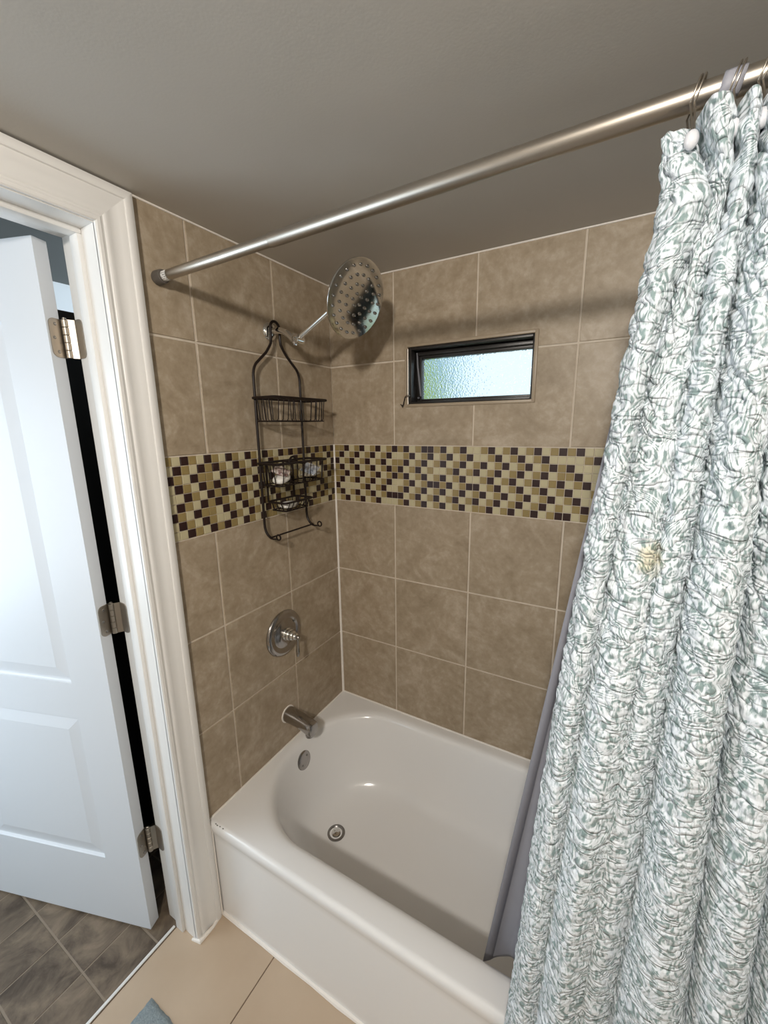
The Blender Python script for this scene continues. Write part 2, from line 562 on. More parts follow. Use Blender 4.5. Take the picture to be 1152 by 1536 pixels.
def wall_tiles(mb, put, cols, dark, hole=None, seed=1):
    rg = random.Random(seed)
    cells = []
    for i in range(len(cols) - 1):
        for j in range(len(ROWS) - 1):
            if j == 3:
                continue
            cells.append((cols[i] + (G if i else 0.003), cols[i + 1] - G, ROWS[j] + G, ROWS[j + 1] - G))
    for (a0, a1, b0, b1) in cells:
        tid = rg.random() * 40
        if hole and a0 < hole[1] and a1 > hole[0] and b0 < hole[3] and b1 > hole[2]:
            for (p, q, r, s) in ((a0, min(a1, hole[0]), b0, b1), (max(a0, hole[1]), a1, b0, b1),
                                 (max(a0, hole[0]), min(a1, hole[1]), b0, min(b1, hole[2])), (max(a0, hole[0]), min(a1, hole[1]), max(b0, hole[3]), b1)):
                if q - p > 0.004 and s - r > 0.004:
                    tile_frustum(mb, put, p, q, r, s, 1, tid, TP, 0.0)
        else:
            tile_frustum(mb, put, a0, a1, b0, b1, 1, tid, TP, 0.0012)
    n = int((cols[-1] - 0.003) / PX) + 1
    for r in range(9):
        dk = {max(0, round(c / 0.968 - 0.65)) for c in dark[r]}
        zt = 1.560 - r * PZ
        for c in range(n):
            a0, a1 = 0.003 + c * PX + 0.0011, 0.003 + (c + 1) * PX - 0.0011
            a1 = min(a1, cols[-1])
            if a1 - a0 < 0.004:
                continue
            if c in dk:
                mi = 2
            elif (c - 1) in dk and (c + 1) not in dk:
                mi = 4
            elif (c + 1) in dk:
                mi = 3
            else:
                mi = rg.choice((3, 4, 4))
            tile_frustum(mb, put, a0, a1, zt - PZ + 0.0011, zt - 0.0011, mi, 0, TP, 0.0009)

TILE_MATS = [M['grout'], M['tile'], M['mos_dark'], M['mos_olive'], M['mos_light']]

# ------------------------------------------------------------------ setting: walls, ceiling, floors
mb = MB()
for (x0, x1, z0, z1) in ((-TW, WX0, 0, ZC + 0.1), (WX1, RX + 0.1, 0, ZC + 0.1), (WX0, WX1, 0, WZ0), (WX0, WX1, WZ1, ZC + 0.1)):
    mb.box((x0, 0, z0), (x1, 0.14, z1))
wall_tiles(mb, lambda a, b, d: (a, -d, b), BACK_COLS, DARK_BACK, (WX0, WX1, WZ0, WZ1), 3)
struct(mb.build('wall_back', TILE_MATS, smooth=False, tid=True), 'tan tiled wall with the mosaic band and the small window')

mb = MB()
mb.box((-TW, DY0 + 0.02, 0), (0, 0, ZC + 0.1))
mb.box((-TW, DY1 - 0.02, DZ + 0.02), (0, DY0 + 0.02, ZC + 0.1), 5)
mb.box((-TW, RY, 0), (0, DY1 - 0.02, ZC + 0.1), 5)
wall_tiles(mb, lambda a, b, d: (d, -a, b), LEFT_COLS, DARK_LEFT, None, 8)
struct(mb.build('wall_left', TILE_MATS + [M['wall']], smooth=False, tid=True), 'tan tiled wall carrying the shower fittings')

mb = MB()
mb.box((RX, RY, 0), (RX + 0.1, 0, ZC + 0.1))
struct(mb.build('wall_right', M['wall'], smooth=False))
mb = MB()
mb.box((-TW, RY - 0.1, 0), (RX + 0.1, RY, ZC + 0.1))
struct(mb.build('wall_front', M['wall'], smooth=False))
mb = MB()
mb.box((-TW, RY - 0.1, ZC), (RX + 0.1, 0.0, ZC + 0.1))
struct(mb.build('ceiling', M['ceiling'], smooth=False))

# tan floor tiles with dark joints
mb = MB()
mb.box((-0.09, RY, -0.05), (RX, 0, -0.0025), 1)
xs = [-0.088, 0.256, 0.60, 0.944, 1.288, RX]
ys = [0.0, -0.62, -1.30, -1.98, RY]
for i in range(len(xs) - 1):
    for j in range(len(ys) - 1):
        tile_frustum(mb, lambda a, b, d: (a, -b, d - 0.003), xs[i] + 0.0015, xs[i + 1] - 0.0015, -ys[j] + 0.0015, -ys[j + 1] - 0.0015, 0, 0, 0.003, 0.001)
struct(mb.build('floor', [M['floor_tile'], M['floor_grout']], smooth=False), 'large tan floor tiles')

# hall: slate vinyl, walls, ceiling
HX = -1.25
mb = MB()
mb.box((HX - 0.1, -3.2, -0.05), (-0.09, 0.0, -0.0022), 1)
p = 0.159
i0 = 0
for i in range(-8, 2):
    for j in range(-14, 8):
        x0, x1 = -0.232 + i * 0.160, -0.232 + (i + 1) * 0.160
        y0, y1 = -1.075 + j * 0.158, -1.075 + (j + 1) * 0.158
        x1 = min(x1, -0.098)
        x0 = max(x0, HX)
        y1 = min(y1, 0)
        y0 = max(y0, -3.1)
        if x1 - x0 > 0.01 and y1 - y0 > 0.01:
            tile_frustum(mb, lambda a, b, d: (a, b, d - 0.003), x0 + 0.002, x1 - 0.002, y0 + 0.0028, y1 - 0.0028, 0, rnd.random() * 50, 0.002, 0.0006)
struct(mb.build('hall_floor', [M['vinyl'], M['vinyl_line']], smooth=False, tid=True), 'brown slate look vinyl floor beyond the doorway')
HZ = 2.297
mb = MB()
for (y0, y1, z0, z1) in ((-1.5, 0.1, 0, HZ + 0.1), (-3.2, -2.5, 0, HZ + 0.1), (-2.5, -1.5, 0, 0.68), (-2.5, -1.5, 1.92, HZ + 0.1)):  # the opening is made for the added side fill
    mb.box((HX - 0.1, y0, z0), (HX, y1, z1))
struct(mb.build('hall_wall', M['hall_wall'], smooth=False), 'white hall wall seen in the gap above the hinge')
mb = MB()
for (x0, x1, z0, z1) in ((HX - 0.1, -0.90, 0, HZ + 0.1), (-0.34, -TW, 0, HZ + 0.1), (-0.90, -0.34, 0, 2.04), (-0.90, -0.34, 2.26, HZ + 0.1)):  # high opening made for the added end fill
    mb.box((x0, 0.0, z0), (x1, 0.1, z1))
struct(mb.build('hall_wall_end', M['hall_wall'], smooth=False))
mb = MB()
for (x0, x1, z0, z1) in ((HX - 0.1, -1.27, 0, HZ + 0.1), (-0.23, 0.0, 0, HZ + 0.1), (-1.27, -0.23, 0, 0.63), (-1.27, -0.23, 1.87, HZ + 0.1)):
    mb.box((x0, -3.2, z0), (x1, -3.06, z1))
struct(mb.build('hall_wall_window', M['hall_wall'], smooth=False))
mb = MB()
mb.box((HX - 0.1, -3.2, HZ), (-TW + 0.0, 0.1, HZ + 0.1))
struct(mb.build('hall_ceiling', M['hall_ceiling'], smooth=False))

# ------------------------------------------------------------------ trim: casing, jamb, threshold, caulk
def extrude_profile(mb, prof, p0, p1, to_pt, mi=0):
    """prof: list of (a, b); to_pt(a, b, which) gives the mitred point at either end."""
    n = len(prof)
    v = [to_pt(a, b, 0) for a, b in prof] + [to_pt(a, b, 1) for a, b in prof]
    f = [(k, (k + 1) % n, n + (k + 1) % n, n + k) for k in range(n)]
    f += [tuple(range(n))[::-1], tuple(range(n, 2 * n))]
    mb.add(v, f, mi)

# (distance from the opening edge, height off the wall)
CAS = [(0, 0), (0, 0.010), (0.003, 0.0125), (0.010, 0.013), (0.014, 0.0105), (0.017, 0.010), (0.020, 0.0125), (0.024, 0.0135), (0.030, 0.0125),
       (0.040, 0.0105), (0.052, 0.0120), (0.062, 0.0160), (0.0655, 0.0165), (0.067, 0.0195), (0.071, 0.0215), (0.080, 0.0215), (0.0855, 0.019), (0.087, 0.015), (0.087, 0)]
mb = MB()
def side(a, b, w):
    return (b + 0.0005, DY0 + a, 0.0 if w == 0 else DZ + 0.002 + a)
extrude_profile(mb, CAS, None, None, side)
def sidefar(a, b, w):
    return (b + 0.0005, DY1 - a, 0.0 if w == 0 else DZ + 0.002 + a)
extrude_profile(mb, CAS, None, None, sidefar)
def head(a, b, w):
    return (b + 0.0005, (DY0 + a) if w == 0 else (DY1 - a), DZ + 0.002 + a)
extrude_profile(mb, CAS, None, None, head)
bmx = mb.build('trim_1', M['white_paint'], angle=28)
struct(bmx, 'white moulded door casing beside the tub')

mb = MB()
mb.box((-TW - 0.001, DY0, 0), (0.003, DY0 + 0.019, DZ + 0.019))
mb.box((-TW - 0.001, DY1 - 0.019, 0), (0.003, DY1, DZ + 0.019))
mb.box((-TW - 0.001, DY1, DZ), (0.003, DY0, DZ + 0.019))
mb.bbox((-0.088, DY0 - 0.011, 0), (-0.052, DY0 + 0.001, DZ - 0.011), 0.003)
mb.bbox((-0.088, DY1 - 0.001, 0), (-0.052, DY1 + 0.011, DZ - 0.011), 0.003)
mb.bbox((-0.088, DY1, DZ - 0.012), (-0.052, DY0, DZ + 0.001), 0.003)
struct(mb.build('trim_2', M['white_paint'], angle=28), 'white door jamb with its stop')

mb = MB()
mb.bbox((-0.099, DY1, -0.001), (-0.090, DY0 - 0.012, 0.003), 0.0012)
struct(mb.build('trim_3', M['white_paint']), 'thin pale strip between vinyl and tan floor')

def front_y(x):
    return -0.763 + 0.015 * x

mb = MB()      # caulk beads
mb.tube([(0.004, -0.0045, ZR), (0.0045, -0.0045, 0.62), (0.0042, -0.004, 1.0), (0.004, -0.0045, 1.56)], [0.0068, 0.0062, 0.0052, 0.0046], 8)
mb.tube([(0.003, -0.004, ZR + 0.001), (RX, -0.004, ZR + 0.001)], 0.0035, 8)
mb.tube([(0.004, -0.003, ZR + 0.001), (0.004, -0.758, ZR + 0.001)], 0.003, 8)
mb.tube([(x / 10, front_y(x / 10) + 0.009, 0.002) for x in range(0, 16)], [0.008 + 0.002 * math.sin(3 * x) for x in range(16)], 8)
mb.tube([(0.014, -0.765, 0.003), (0.022, -0.80, 0.003), (0.018, -0.848, 0.003), (-0.01, -0.856, 0.002)], [0.006, 0.005, 0.009, 0.004], 8)
mb.tube([(0.003, -0.003, ZC - 0.001), (0.003, -0.763, ZC - 0.001)], 0.0028, 6)
mb.tube([(0.003, -0.003, ZC - 0.001), (RX, -0.003, ZC - 0.001)], 0.0028, 6)
mb.tube([(0.018, -0.760, 0.004), (0.0165, -0.760, ZR - 0.01)], 0.003, 8)
struct(mb.build('trim_4', M['caulk']), 'white caulk along the tub and wall joints')

# ------------------------------------------------------------------ window
win = MB()
win.bbox((WX0 - 0.001, -0.007, WZ0 - 0.001), (WX0 + 0.010, 0.06, WZ1 + 0.001), 0.002, 1)
win.bbox((WX1 - 0.010, -0.007, WZ0 - 0.001), (WX1 + 0.001, 0.06, WZ1 + 0.001), 0.002, 1)
win.bbox((WX0 + 0.008, -0.007, WZ0 - 0.001), (WX1 - 0.008, 0.06, WZ0 + 0.010), 0.002, 1)
win.bbox((WX0 + 0.008, -0.007, WZ1 - 0.010), (WX1 - 0.008, 0.06, WZ1 + 0.001), 0.002, 1)
fx0, fx1, fz0, fz1 = WX0 + 0.010, WX1 - 0.010, WZ0 + 0.010, WZ1 - 0.010
def ring(mb, x0, x1, z0, z1, wl, wr, wb, wt, y0, y1, mi=0, r=0.0015):
    mb.bbox((x0, y0, z0), (x0 + wl, y1, z1), r, mi)
    mb.bbox((x1 - wr, y0, z0), (x1, y1, z1), r, mi)
    mb.bbox((x0 + wl, y0, z0), (x1 - wr, y1, z0 + wb), r, mi)
    mb.bbox((x0 + wl, y0, z1 - wt), (x1 - wr, y1, z1), r, mi)
ring(win, fx0, fx1, fz0, fz1, 0.013, 0.006, 0.008, 0.010, 0.0, 0.095)
wo = struct(win.build('window_1', [M['frame_dark'], M['trim_tan']], angle=30), 'small dark framed awning window in the tiled wall')
mb = MB()
ring(mb, fx0 + 0.013, fx1 - 0.006, fz0 + 0.008, fz1 - 0.010, 0.019, 0.007, 0.011, 0.026, 0.048, 0.075)
mb.bbox((fx0 + 0.014, 0.036, fz1 - 0.026), (fx1 - 0.007, 0.052, fz1 - 0.012), 0.002)
mb.bbox((fx0 + 0.014, 0.044, fz0 + 0.008), (fx1 - 0.007, 0.056, fz0 + 0.014), 0.002)
sash = mb.build('sash', M['frame_dark'], wo, angle=30)
mb = MB()
mb.box((fx0 + 0.03, 0.060, fz0 + 0.017), (fx1 - 0.012, 0.064, fz1 - 0.034))
mb.build('glass_pane', M['glass'], sash, smooth=False)['label'] = 'pebbled frosted glass pane'
mb = MB()
mb.tube([(0.371, 0.038, 1.897), (0.373, 0.038, 1.85), (0.379, 0.039, 1.80), (0.386, 0.040, 1.742)], [0.0035, 0.004, 0.0045, 0.004], 8)
mb.ellipsoid((0.379, 0.034, 1.736), (0.005, 0.004, 0.004), seg=12, rings=8)
mb.build('stay_arm', M['grey_arm'], wo)
mb = MB()
mb.tube([(0.357, -0.012, 1.905), (0.357, -0.012, 1.742)], 0.0045, 12)
mb.lathe([(0.0045, 0), (0.0075, 0.001), (0.0085, 0.004), (0.0075, 0.007), (0.0045, 0.008)], (0.357, -0.012, 1.738), (0, 0, 1), 16)
mb.tube([(0.357, -0.012, 1.74), (0.358, -0.012, 1.712)], 0.0035, 10)
mb.build('crank_rod', M['nickel'], wo)
mb = MB()
mb.tube([(0.354, -0.014, 1.742), (0.347, -0.016, 1.738), (0.343, -0.017, 1.722), (0.341, -0.018, 1.711), (0.335, -0.018, 1.708), (0.330, -0.018, 1.713)], 0.0018, 8)
mb.tube([(0.341, -0.018, 1.711), (0.336, -0.018, 1.702)], 0.0016, 8)
mb.build('hook', M['bronze'], wo)

# ------------------------------------------------------------------ door
DW, DH, DT = 0.71, 2.062, 0.035
door_rz = R(-161.4)
DO = Vector((-0.150, -0.909, 0.008))
def door_face(mb, y, sgn):
    """panelled face at local y; sgn = outward direction along y."""
    xsb = [0, 0.130, 0.580, DW]
    zsb = [0, 0.266, 0.785, 0.902, 1.888, DH]
    def P(x, z, d):
        return (x, y - sgn * d, z)
    for i in range(3):
        for j in range(5):
            a0, a1, b0, b1 = xsb[i], xsb[i + 1], zsb[j], zsb[j + 1]
            if i == 1 and j in (1, 3):
                loops = [(0, 0), (0.002, 0.004), (0.006, 0.0075), (0.011, 0.0078), (0.043, 0.0022), (0.046, 0.0016), (0.052, 0.0016)]
                pr = []
                for (o, d) in loops:
                    pr.append([P(a0 + o, b0 + o, d), P(a1 - o, b0 + o, d), P(a1 - o, b1 - o, d), P(a0 + o, b1 - o, d)])
                v = [q for l in pr for q in l]
                f = []
                for s in range(len(loops) - 1):
                    for k in range(4):
                        l = (k + 1) % 4
                        q = (s * 4 + k, s * 4 + l, s * 4 + 4 + l, s * 4 + 4 + k)
                        f.append(q if sgn < 0 else q[::-1])
                q = tuple((len(loops) - 1) * 4 + k for k in range(4))
                f.append(q if sgn < 0 else q[::-1])
                mb.add(v, f)
            else:
                v = [P(a0, b0, 0), P(a1, b0, 0), P(a1, b1, 0), P(a0, b1, 0)]
                mb.add(v, [(0, 1, 2, 3) if sgn < 0 else (3, 2, 1, 0)])
mb = MB()
e = 0.0015
door_face(mb, 0, 1)
door_face(mb, -DT, -1)
mb.add([(0, 0, 0), (0, -DT, 0), (0, -DT, DH), (0, 0, DH), (DW, 0, 0), (DW, -DT, 0), (DW, -DT, DH), (DW, 0, DH)],
       [(0, 3, 2, 1), (4, 5, 6, 7), (0, 1, 5, 4), (3, 7, 6, 2)])
door = mb.build('door_1', M['door_paint'], angle=8)
door.location = DO
door.rotation_euler = (0, 0, door_rz)
struct(door, 'white two panel door standing open into the hall')
bpy.context.view_layer.update()
DM = Matrix.Translation(DO) @ Matrix.Rotation(door_rz, 4, 'Z')
DMI = DM.inverted()

def rounded_plate(mb, org, du, dv, dn, u0, u1, v0, v1, rad, th, mi=0, side=1):
    """flat plate in the plane (du, dv) with two rounded corners on the u1 end."""
    org, du, dv, dn = Vector(org), Vector(du), Vector(dv), Vector(dn)
    pts = [(u0, v0)]
    for k in range(7):
        a = -PI / 2 + k * PI / 12
        pts.append((u1 - rad + rad * math.cos(a), v0 + rad + rad * math.sin(a)))
    for k in range(7):
        a = k * PI / 12
        pts.append((u1 - rad + rad * math.cos(a), v1 - rad + rad * math.sin(a)))
    pts.append((u0, v1))
    n = len(pts)
    v = [org + du * a + dv * b for a, b in pts] + [org + du * a + dv * b + dn * th for a, b in pts]
    f = [tuple(range(n))[::-1], tuple(range(n, 2 * n))] + [(k, (k + 1) % n, n + (k + 1) % n, n + k) for k in range(n)]
    mb.add(v, f, mi)

pin = Vector((-0.011, -0.0385))
for hz, lab in ((1.855, None), (1.110, None), (0.335, None)):
    z = hz - DO.z
    mb = MB()
    rounded_plate(mb, (-0.0002, -0.0400, z), (0, 1, 0), (0, 0, 1), (-1, 0, 0), 0, 0.0355, -0.045, 0.045, 0.014, 0.0022)
    # jamb leaf, in the world frame of the jamb
    org = DM @ Vector((pin.x, pin.y, z))
    a = DMI @ Vector((-TW - 0.001, DY0 - 0.0005, org.z))
    d_ = a - Vector((pin.x, pin.y, z))
    pl = d_.normalized()
    rounded_plate(mb, (pin.x, pin.y, z), pl, (0, 0, 1), Vector((pl.y, -pl.x, 0)), 0, d_.length + 0.001, -0.045, 0.045, 0.001, 0.0022)
    u = (DMI.to_3x3() @ Vector((1, 0, 0))).normalized()
    nn = (DMI.to_3x3() @ Vector((0, -1, 0))).normalized()
    rounded_plate(mb, a, u, (0, 0, 1), nn, 0, 0.032, -0.045, 0.045, 0.012, 0.0022)
    h = mb.build('hinge', M['nickel'], door)
    mb = MB()
    for k in range(5):
        mb.lathe([(0.0062, 0), (0.0072, 0.0008), (0.0072, 0.0166), (0.0062, 0.0174)], (pin.x, pin.y, z - 0.045 + 0.018 * k), (0, 0, 1), 16)
    mb.lathe([(0.0025, 0), (0.0045, 0.001), (0.0045, 0.003), (0.002, 0.005)], (pin.x, pin.y, z + 0.045), (0, 0, 1), 12)
    mb.build('hinge_pin', M['nickel'], h)
    for (yy, zz) in ((-0.020, 0.032), (-0.014, 0.0), (-0.020, -0.032)):
        mb = MB()
        mb.lathe([(0.0038, 0), (0.0038, 0.0006), (0.0028, 0.0012), (0.001, 0.0008)], (-0.0024, yy, z + zz), (-1, 0, 0), 12)
        mb.build('screw', M['drain_metal'], h)

# ------------------------------------------------------------------ bathtub
TCY, TA = -0.367, 0.312
def tub_loop(inset, z, n=128, cx0=0.036, cx1=1.478):
    """basin outline shrunk by inset; the drain end is a half ellipse, the far end rounder."""
    hw = TA - inset
    x0, x1 = cx0 + inset * 1.05, cx1 - inset * 2.0
    pts = []
    half = n // 2
    for k in range(half):
        t = -PI / 2 + PI * k / (half - 1)
        e_ = 0.28 + 0.2 * inset
        y = TCY + hw * math.sin(t)
        x = x0 + e_ - e_ * math.cos(t)
        pts.append((x, y, z))
    for k in range(half):
        t = PI / 2 - PI * k / (half - 1)
        e_ = 0.22
        y = TCY + hw * math.sin(t)
        x = x1 - e_ + e_ * math.cos(t)
        pts.append((x, y, z))
    return pts
def skew(p):
    return (p[0], p[1] + 0.015 * p[0] * max(0, -p[1] / 0.763), p[2])
levels = [(-0.028, ZR), (-0.016, ZR - 0.0006), (-0.007, ZR - 0.003), (0.0, ZR - 0.008), (0.005, ZR - 0.017), (0.010, ZR - 0.035), (0.018, 0.31), (0.028, 0.26), (0.040, 0.20),
          (0.052, 0.155), (0.066, 0.122), (0.084, 0.100), (0.106, 0.087), (0.132, 0.0805), (0.165, 0.0775), (0.205, 0.0765), (0.25, 0.076)]
NL = 128
loops = [tub_loop(i, z, NL) for i, z in levels]
mb = MB()
X0, X1, Y1 = 0.002, RX - 0.002, -0.002
L0 = loops[0]
cxm, cym = 0.75, TCY
outer = []
for (x, y, z) in L0:
    dx, dy = x - cxm, y - cym
    s = 1e9
    if dx > 1e-9: s = min(s, (X1 - cxm) / dx)
    if dx < -1e-9: s = min(s, (X0 - cxm) / dx)
    if dy > 1e-9: s = min(s, (Y1 - cym) / dy)
    if dy < -1e-9: s = min(s, (-0.752 - cym) / dy)
    outer.append([cxm + dx * s, cym + dy * s, ZR])
for c in ((X0, Y1), (X1, Y1), (X0, -0.752), (X1, -0.752)):
    i = min(range(NL), key=lambda q: (outer[q][0] - c[0]) ** 2 + (outer[q][1] - c[1]) ** 2)
    outer[i][0], outer[i][1] = c
rings = []
# rounded lip and apron: outer ring moved out and down, only its front side matters
for (oy, z) in ((0.002, 0.003), (-0.003, 0.012), (-0.006, 0.0105 + 0.014)):
    pass
def edge(o, dy, z):
    y = o[1] - (dy if o[1] < -0.7 else 0)
    return (o[0], y, z)
stack = [[edge(o, -0.006, ZR - 0.0) for o in outer]]
lip = [(-0.001, ZR - 0.0006), (0.004, ZR - 0.003), (0.0075, ZR - 0.0065), (0.0098, ZR - 0.012), (0.0105, ZR - 0.018), (0.0098, ZR - 0.028), (0.007, ZR - 0.040), (0.004, ZR - 0.052), (0.003, ZR - 0.07), (0.002, 0.10), (0.002, 0.0)]
apron = [[edge(o, d, z) for o in outer] for d, z in lip]
allr = apron[::-1] + stack + loops
verts = [skew(p_) for r_ in allr for p_ in r_]
faces = []
for i in range(len(allr) - 1):
    for k in range(NL):
        l = (k + 1) % NL
        faces.append((i * NL + k, (i + 1) * NL + k, (i + 1) * NL + l, i * NL + l))
last = (len(allr) - 1) * NL
cv = len(verts)
verts.append((0.6, TCY, 0.0755))
for k in range(NL):
    faces.append((last + k, cv, last + (k + 1) % NL))
mb.add(verts, faces)
bm_t = bmesh.new()
me_t = bpy.data.meshes.new('tmp')
me_t.from_pydata(mb.v, [], mb.f)
bm_t.from_mesh(me_t)
bmesh.ops.remove_doubles(bm_t, verts=bm_t.verts, dist=0.00005)
bpy.data.meshes.remove(me_t)
mb = MB()
mb.frombm(bm_t)
tub = mb.build('bathtub', M['porcelain'], angle=60)
tag(tub, 'white built-in bathtub with a rounded basin along the tiled walls', 'bathtub')
DR = Vector((0.2295, -0.388, 0.0778))
mb = MB()
mb.lathe([(0.034, -0.004), (0.035, 0.0), (0.0335, 0.0022), (0.027, 0.0022), (0.0235, -0.0005), (0.0225, -0.006)], DR, (0, 0, 1), 36)
dr = mb.build('drain', M['drain_metal'], tub)
mb = MB()
mb.lathe([(0.017, -0.005), (0.0185, -0.001), (0.0165, 0.0032), (0.010, 0.0042), (0.0085, 0.0030), (0.004, 0.0045), (0.001, 0.0048)], DR, (0, 0, 1), 30)
mb.build('drain_stopper', M['chrome'], dr)
ON = Vector((1, 0.0, 0.22)).normalized()
OC = Vector((0.0545, -0.358, 0.308))
mb = MB()
mb.lathe([(0.036, -0.012), (0.037, 0.0), (0.036, 0.004), (0.032, 0.0065), (0.02, 0.0078), (0.001, 0.008)], OC, ON, 36)
ov = mb.build('overflow_plate', M['dull_chrome'], tub)
for s in (-1, 1):
    mb = MB()
    q = OC + ON * 0.0072 + Vector((0, s * 0.016, 0.0)) + Vector((-0.22, 0, 1)).normalized() * (s * 0.012)
    mb.lathe([(0.0042, -0.001), (0.0042, 0.0012), (0.003, 0.002), (0.001, 0.001)], q, ON, 12)
    mb.build('screw', M['drain_metal'], ov)
mb = MB()
for k in range(7):
    mb.ellipsoid((0.028 + 0.012 * (k % 4) + rnd.random() * 0.006, -0.757 + (k // 4) * 0.006 + rnd.random() * 0.004, ZR - 0.0024), (0.0035, 0.0022, 0.0009), seg=8, rings=6)
mb.build('chip', M['chip'], tub)['label'] = 'small grey chips in the enamel at the rim corner'

# ------------------------------------------------------------------ tub spout
SP0 = Vector((0.003, -0.376, 0.517))
sp = empty('tub_spout', SP0, 'chrome tub spout on the tiled wall above the tub rim', 'faucet')
mb = MB()
sec = []
prof = [(0.0, 0.030, 0.029, 0.0, 0.0), (0.012, 0.031, 0.029, 0.0, 0.0), (0.03, 0.0305, 0.0285, 0.0, -0.001), (0.06, 0.0295, 0.0275, 0.0, -0.004), (0.09, 0.0285, 0.027, 0.0, -0.010),
        (0.118, 0.0275, 0.0285, 0.0, -0.0185), (0.128, 0.0265, 0.0285, 0, -0.0205), (0.132, 0.0225, 0.0245, 0, -0.0215)]
nseg = 36
v, f = [], []
for (x, ry, rz_, dy, dz) in prof:
    for k in range(nseg):
        a = 2 * PI * k / nseg
        c, s = math.cos(a), math.sin(a)
        pw = 0.78 if x > 0.1 else 0.95
        y = math.copysign(abs(c) ** pw, c) * ry
        z = math.copysign(abs(s) ** pw, s) * rz_
        v.append((x, y + dy, z + dz))
for i in range(len(prof) - 1):
    for k in range(nseg):
        l = (k + 1) % nseg
        f.append((i * nseg + k, i * nseg + l, (i + 1) * nseg + l, (i + 1) * nseg + k))
f.append(tuple(range(nseg))[::-1])
f.append(tuple((len(prof) - 1) * nseg + k for k in range(nseg)))
mb.add(v, f)
mb.build('body', M['dull_chrome'], sp, angle=40)
mb = MB()
mb.lathe([(0.015, 0), (0.016, 0.012), (0.013, 0.012), (0.012, 0.004)], (0.108, 0.0, -0.058), (0, 0, 1), 20)
mb.build('outlet', M['drain_metal'], sp)
mb = MB()
mb.tube([(0.001, 0.0325 * math.cos(2 * PI * k / 40), 0.0315 * math.sin(2 * PI * k / 40)) for k in range(40)], 0.0028, 8, closed=True)
mb.build('wall_seal', M['caulk'], sp)['label'] = 'white caulk ring where the spout meets the tile'

# ------------------------------------------------------------------ shower valve
VC = Vector((0.0, -0.369, 0.866))
va = empty('shower_valve', VC, 'round chrome shower valve with a lever handle on the tiled wall', 'faucet')
mb = MB()
mb.lathe([(0.089, 0.003), (0.090, 0.006), (0.088, 0.010), (0.082, 0.0145), (0.074, 0.0165), (0.066, 0.0155), (0.060, 0.0125), (0.056, 0.012), (0.050, 0.0145), (0.040, 0.018), (0.030, 0.020), (0.022, 0.0205)], (0, 0, 0), (1, 0, 0), 56)
es = mb.build('escutcheon', M['dull_chrome'], va, angle=50)
mb = MB()
mb.lathe([(0.024, 0.018), (0.025, 0.022), (0.0235, 0.026), (0.021, 0.028), (0.0225, 0.032), (0.0215, 0.039), (0.018, 0.042), (0.0195, 0.046), (0.0185, 0.054), (0.014, 0.058), (0.0145, 0.062), (0.0115, 0.069), (0.007, 0.072)], (0, 0, 0), (1, 0, 0), 36)
mb.build('bonnet', M['chrome'], va, angle=50)
mb = MB()
mb.lathe([(0.005, 0.066), (0.0075, 0.070), (0.0078, 0.076), (0.0055, 0.082), (0.001, 0.085)], (0, 0, 0), (1, 0, 0), 20)
mb.tube([(0.074, -0.001, -0.004), (0.078, -0.004, -0.018), (0.080, -0.007, -0.034), (0.081, -0.0095, -0.050), (0.081, -0.0115, -0.062), (0.081, -0.0125, -0.071)],
        [0.0045, 0.0042, 0.0052, 0.0072, 0.0072, 0.004], 14)
mb.build('lever', M['dull_chrome'], va, angle=50)
mb = MB()
mb.ellipsoid((0.0125, 0.052, 0.033), (0.004, 0.006, 0.010), seg=14, rings=8)
mb.build('index_mark', M['drain_metal'], va)

# ------------------------------------------------------------------ shower head
FL = Vector((0.0, -0.338, 1.948))
sh = empty('rain_shower', FL, 'large round chrome rain shower head on a jointed wall arm', 'shower head')
mb = MB()
mb.lathe([(0.030, 0.003), (0.031, 0.006), (0.029, 0.011), (0.022, 0.016), (0.015, 0.019), (0.0115, 0.020)], (0, 0, 0), (1, 0, 0), 36)
mb.build('flange', M['chrome'], sh)
EL = Vector((0.127, -0.344, 1.908)) - FL
mb = MB()
mb.tube([Vector((0.012, 0, 0.0))] + bez((0.03, 0, -0.001), (0.075, -0.002, 0.0), tuple(EL * 0.86 + Vector((0, 0, -0.002))), 8) + [EL * 0.98], 0.0105, 16)
mb.build('arm', M['chrome'], sh)
mb = MB()
ad_ = (EL - Vector((0.075, -0.002, 0))).normalized()
mb.lathe([(0.0125, -0.022), (0.0145, -0.020), (0.0145, -0.006), (0.012, -0.004)], EL, ad_, 6)
mb.lathe([(0.010, -0.019), (0.0135, -0.017), (0.0145, -0.006), (0.0145, 0.006), (0.0135, 0.017), (0.010, 0.019)], EL + Vector((0.006, 0, -0.002)), (0, 1, 0), 20)
mb.bbox((EL.x + 0.010, EL.y - 0.030, EL.z - 0.022), (EL.x + 0.016, EL.y - 0.016, EL.z + 0.004), 0.002)
mb.tube([(EL.x + 0.006, EL.y - 0.019, EL.z - 0.002), (EL.x + 0.014, EL.y - 0.030, EL.z - 0.014)], [0.006, 0.004], 10)
mb.build('knuckle', M['chrome'], sh)
HN = Vector((math.cos(R(-25)) * math.cos(R(-10)), math.cos(R(-25)) * math.sin(R(-10)), math.sin(R(-25))))
HC = Vector((0.36, -0.345, 1.990)) - FL
mb = MB()
hb = HC - HN * 0.046
mb.tube([EL + (hb - EL) * 0.02, EL + (hb - EL) * 0.08, EL + (hb - EL) * 0.085, EL + (hb - EL) * 0.93, EL + (hb - EL) * 1.0], [0.011, 0.011, 0.0085, 0.0085, 0.0105], 16)
mb.build('extension_arm', M['chrome'], sh)
mb = MB()
HR = 0.1075
